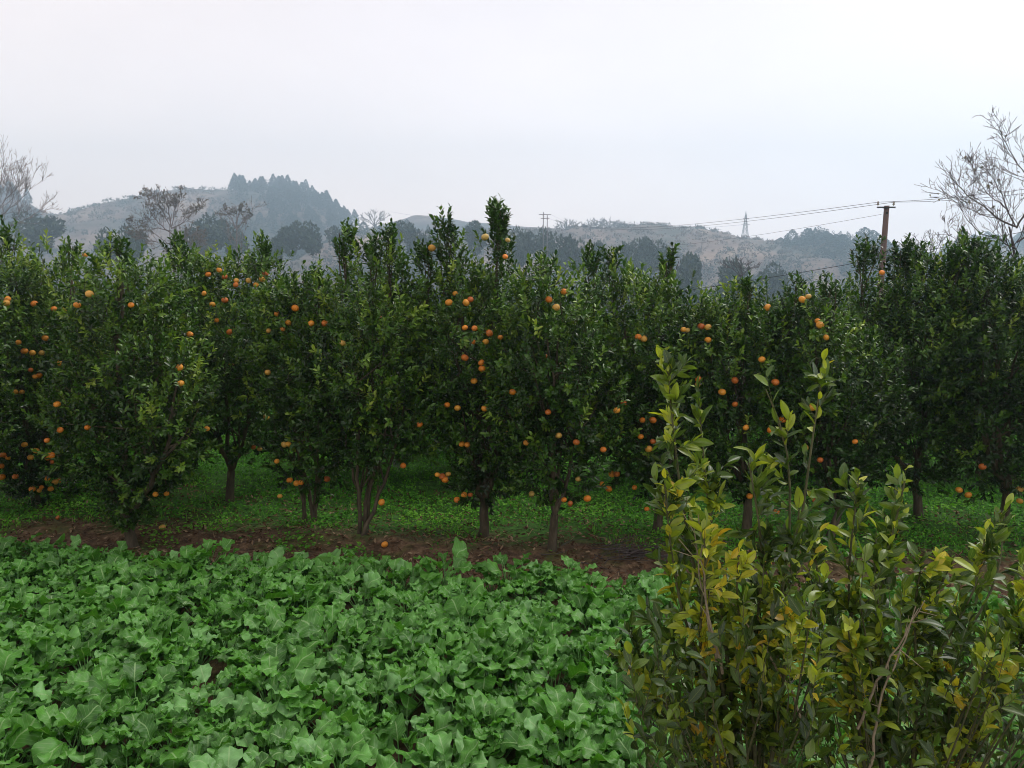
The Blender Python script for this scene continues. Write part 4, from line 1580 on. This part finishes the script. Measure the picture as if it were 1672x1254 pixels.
# ------------------------------------------------------------------ foreground citrus bushes
def bush(name, label, D, base_px, stems, fill, seed, nfill, bare=()):
    global rng
    rng = np.random.default_rng(seed)
    b = at(base_px, 1254, D)
    base = np.array((b[0], D, float(gz(b[0], D)) - .03))
    root = empty(name, tuple(base))
    tag(root, label, 'shrub', 'young citrus bushes in front of the crop')
    gb, gl, gs = Geo(), Geo(), Geo()
    S_, D_, Ls, Tn = [], [], [], []
    for (pts, off, tone, leafy) in stems:
        W_ = [base + np.array([rng.normal(0, .03), rng.normal(0, .03), .02])]
        npt = len(pts)
        for q, (px, py) in enumerate(pts):
            W_.append(at(px, py, D + off * (q + 1) / npt))
        P = polyline(W_, 18)
        tubes(gb, P[None], np.linspace(.011, .0018, 18)[None], 6)
        Tn_ = nrm(np.gradient(P, axis=0))
        # side shoots along the leafy part
        cum = np.linspace(0, 1, 18)
        Lst = np.linalg.norm(np.diff(P, axis=0), axis=1).sum()
        ns = max(4, int(Lst * leafy * 25))
        f = rng.uniform(.42, .985, ns)
        st = np.stack([np.interp(f, cum, P[:, i_]) for i_ in range(3)], -1)
        tg = nrm(np.stack([np.interp(f, cum, Tn_[:, i_]) for i_ in range(3)], -1))
        S_.append(st)
        D_.append(tg * .55 + rng.normal(0, .5, (ns, 3)) + np.array([0, 0, .25]))
        Ls.append(rng.uniform(.05, .13, ns) * (1.25 - .6 * f))
        Tn.append(np.full(ns, tone) + rng.normal(0, .15, ns))
        # leader tip
        S_.append(P[-3:-2])
        D_.append((P[-1] - P[-3])[None])
        Ls.append(np.array([np.linalg.norm(P[-1] - P[-3])]))
        Tn.append(np.array([tone + .15]))
    if nfill:
        px = rng.uniform(fill[0], fill[1], nfill)
        tfrac = rng.random(nfill) ** .8
        top_ = np.interp(px, fill[2], fill[3])
        py = top_ + (1330 - top_) * tfrac
        dd = D + rng.uniform(-.32, .42, nfill)
        P = np.array([at(a_, b_, c_) for a_, b_, c_ in zip(px, py, dd)])
        ok = P[:, 2] > 1.2
        P = P[ok]
        n = len(P)
        dirn = nrm(P - base - np.array([0, 0, .2])) * .5 + np.array([0, 0, .7]) + rng.normal(0, .3, (n, 3))
        S_.append(P)
        D_.append(dirn)
        Ls.append(rng.uniform(.08, .2, n))
        cl = wav(P[:, 0] * 5, P[:, 2] * 5, 1.2, seed)
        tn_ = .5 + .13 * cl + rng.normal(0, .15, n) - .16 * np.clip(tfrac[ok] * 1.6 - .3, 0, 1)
        Tn.append(tn_)
        # carrying branches: each fill shoot hangs on a branch back toward the base
        for q in range(0, n, 4):
            p2 = P[q]
            m_ = base + (p2 - base) * .5 + np.array([0, 0, .08]) + rng.normal(0, .03, 3)
            Q = polyline([base + rng.normal(0, .02, 3) * np.array([1, 1, 0]), m_, p2], 10)
            tubes(gb, Q[None], np.linspace(.007, .002, 10)[None], 5)
    S_, D_, Ls, Tn = map(np.concatenate, (S_, D_, Ls, Tn))
    shoots(gs, gl, T_BIG, S_, D_, Ls, 10, .063, np.clip(Tn - .01 - .01 + rng.normal(0, .08, len(Tn)), 0, .86), up=.2, stem_r=.0017, spread=40, width=.38, t0=.05, droop=.2, wild=.8)
    gb.V += gs.V
    gb.F4 += [f + gb.n for f in gs.F4]
    gb.A += gs.A
    gb.U += gs.U
    gb.n += gs.n
    gb.build('stems', M_TWIG, root, origin=base)
    gl.build('foliage', M_BUSH, root, origin=base)
    if bare:
        gt = Geo()
        for pts, off in bare:
            P = polyline([at(px, py, D + off) for px, py in pts], 12)
            P[1:-1] += rng.normal(0, .003, (10, 3))
            tubes(gt, P[None], np.linspace(.0042, .0012, 12)[None], 6)
            for q in (4, 6, 8, 9, 10):
                dv = nrm((P[q + 1] - P[q]) * 10 + rng.normal(0, .35, 3)) * rng.uniform(.03, .08)
                tubes(gt, np.array([[P[q], P[q] + dv * .6, P[q] + dv]]), np.array([[.0016, .0012, .0007]]), 5)
        gt.build('dead_twigs', M_TWIGP, root, origin=base)
    return root


bush('citrus_bush', 'yellowing citrus bush with the tallest leafy shoots, in front of the crop', 2.2, 1240, [
    ([(1180, 1100), (1125, 900), (1105, 760), (1088, 590)], .0, .55, .95),
    ([(1190, 1080), (1165, 900), (1150, 760), (1140, 650)], .1, .5, .8),
    ([(1230, 1050), (1250, 920), (1235, 820), (1222, 755)], -.1, .42, .9),
    ([(1260, 1050), (1290, 900), (1292, 780), (1285, 690), (1250, 635)], .05, .45, .45),
    ([(1270, 1050), (1310, 850), (1325, 720), (1345, 600)], .1, .42, .42),
    ([(1250, 1060), (1290, 960), (1300, 880), (1305, 830)], -.12, .45, .9),
    ([(1160, 1120), (1110, 1000), (1095, 900), (1085, 790)], -.1, .62, .85),
    ([(1150, 1150), (1140, 1000), (1160, 900), (1150, 880)], -.2, .78, .7),
    ([(1130, 1180), (1050, 1120), (1000, 1060)], 0, .66, .9),
    ([(1120, 1200), (1060, 1150), (1030, 1030)], .15, .35, .9),
    ([(1170, 1120), (1090, 1030), (1050, 1010)], .1, .3, .8),
    ([(1230, 1130), (1200, 980), (1205, 910)], -.15, .72, .7),
    ([(1280, 1120), (1285, 1040), (1280, 1000)], -.25, .78, .8),
], (1035, 1345, [1035, 1080, 1150, 1240, 1345], [1150, 1060, 985, 950, 960]), 101, 200,
    bare=[([(1330, 1230), (1290, 1120), (1180, 960), (1108, 880)], -.1), ([(1180, 1100), (1150, 980), (1140, 840)], -.15), ([(1170, 1080), (1145, 960), (1132, 850)], -.12)])

bush('citrus_bush', 'broad yellow-green citrus bush filling the bottom right corner', 2.3, 1480, [
    ([(1400, 1100), (1380, 950), (1395, 850), (1402, 780)], 0, .45, 1.0),
    ([(1420, 1080), (1440, 930), (1465, 850), (1478, 785)], .08, .55, .95),
    ([(1390, 1100), (1350, 1000), (1330, 930), (1325, 880)], .1, .45, .8),
    ([(1470, 1080), (1520, 980), (1550, 940), (1560, 905)], -.1, .62, .95),
    ([(1520, 1080), (1590, 980), (1605, 930), (1608, 880)], .1, .5, .8),
    ([(1540, 1080), (1620, 980), (1640, 900), (1640, 840)], .3, .4, .5),
    ([(1560, 1100), (1650, 1030), (1680, 980), (1700, 930)], 0, .5, .9),
    ([(1440, 1120), (1440, 1000), (1420, 930), (1430, 880)], -.1, .5, .8),
    ([(1500, 1120), (1490, 1010), (1500, 930), (1510, 900)], -.1, .5, .8),
    ([(1600, 1180), (1640, 1120), (1660, 1060), (1690, 1010)], -.15, .6, .8),
    ([(1560, 1180), (1600, 1120), (1625, 1060)], -.25, .72, .8),
    ([(1400, 1180), (1395, 1090), (1385, 1030)], -.25, .74, .8),
], (1330, 1760, [1330, 1400, 1500, 1600, 1760], [1010, 960, 980, 990, 1010]), 202, 230,
    bare=[([(1420, 1254), (1440, 1130), (1480, 1040), (1495, 990)], -.3), ([(1400, 1190), (1440, 1100), (1490, 1010), (1510, 980)], -.25)])

# ------------------------------------------------------------------ haze
g = Geo()
box(g, (0, 373, 62), (2000, 925, 146))
hz_m = bpy.data.materials.new('haze_air')
hz_m.use_nodes = True
t = hz_m.node_tree
t.nodes.clear()
oo = t.nodes.new('ShaderNodeOutputMaterial')
pv = t.nodes.new('ShaderNodeVolumePrincipled')
pv.inputs['Color'].default_value = (.64, .85, 1.0, 1)
pv.inputs['Density'].default_value = .0013
pv.inputs['Anisotropy'].default_value = .65
t.links.new(pv.outputs[0], oo.inputs['Volume'])
hzo = g.build('haze', hz_m, smooth=False)
tag(hzo, 'thin grey-blue haze hanging over the valley and hills', 'haze', kind='stuff')
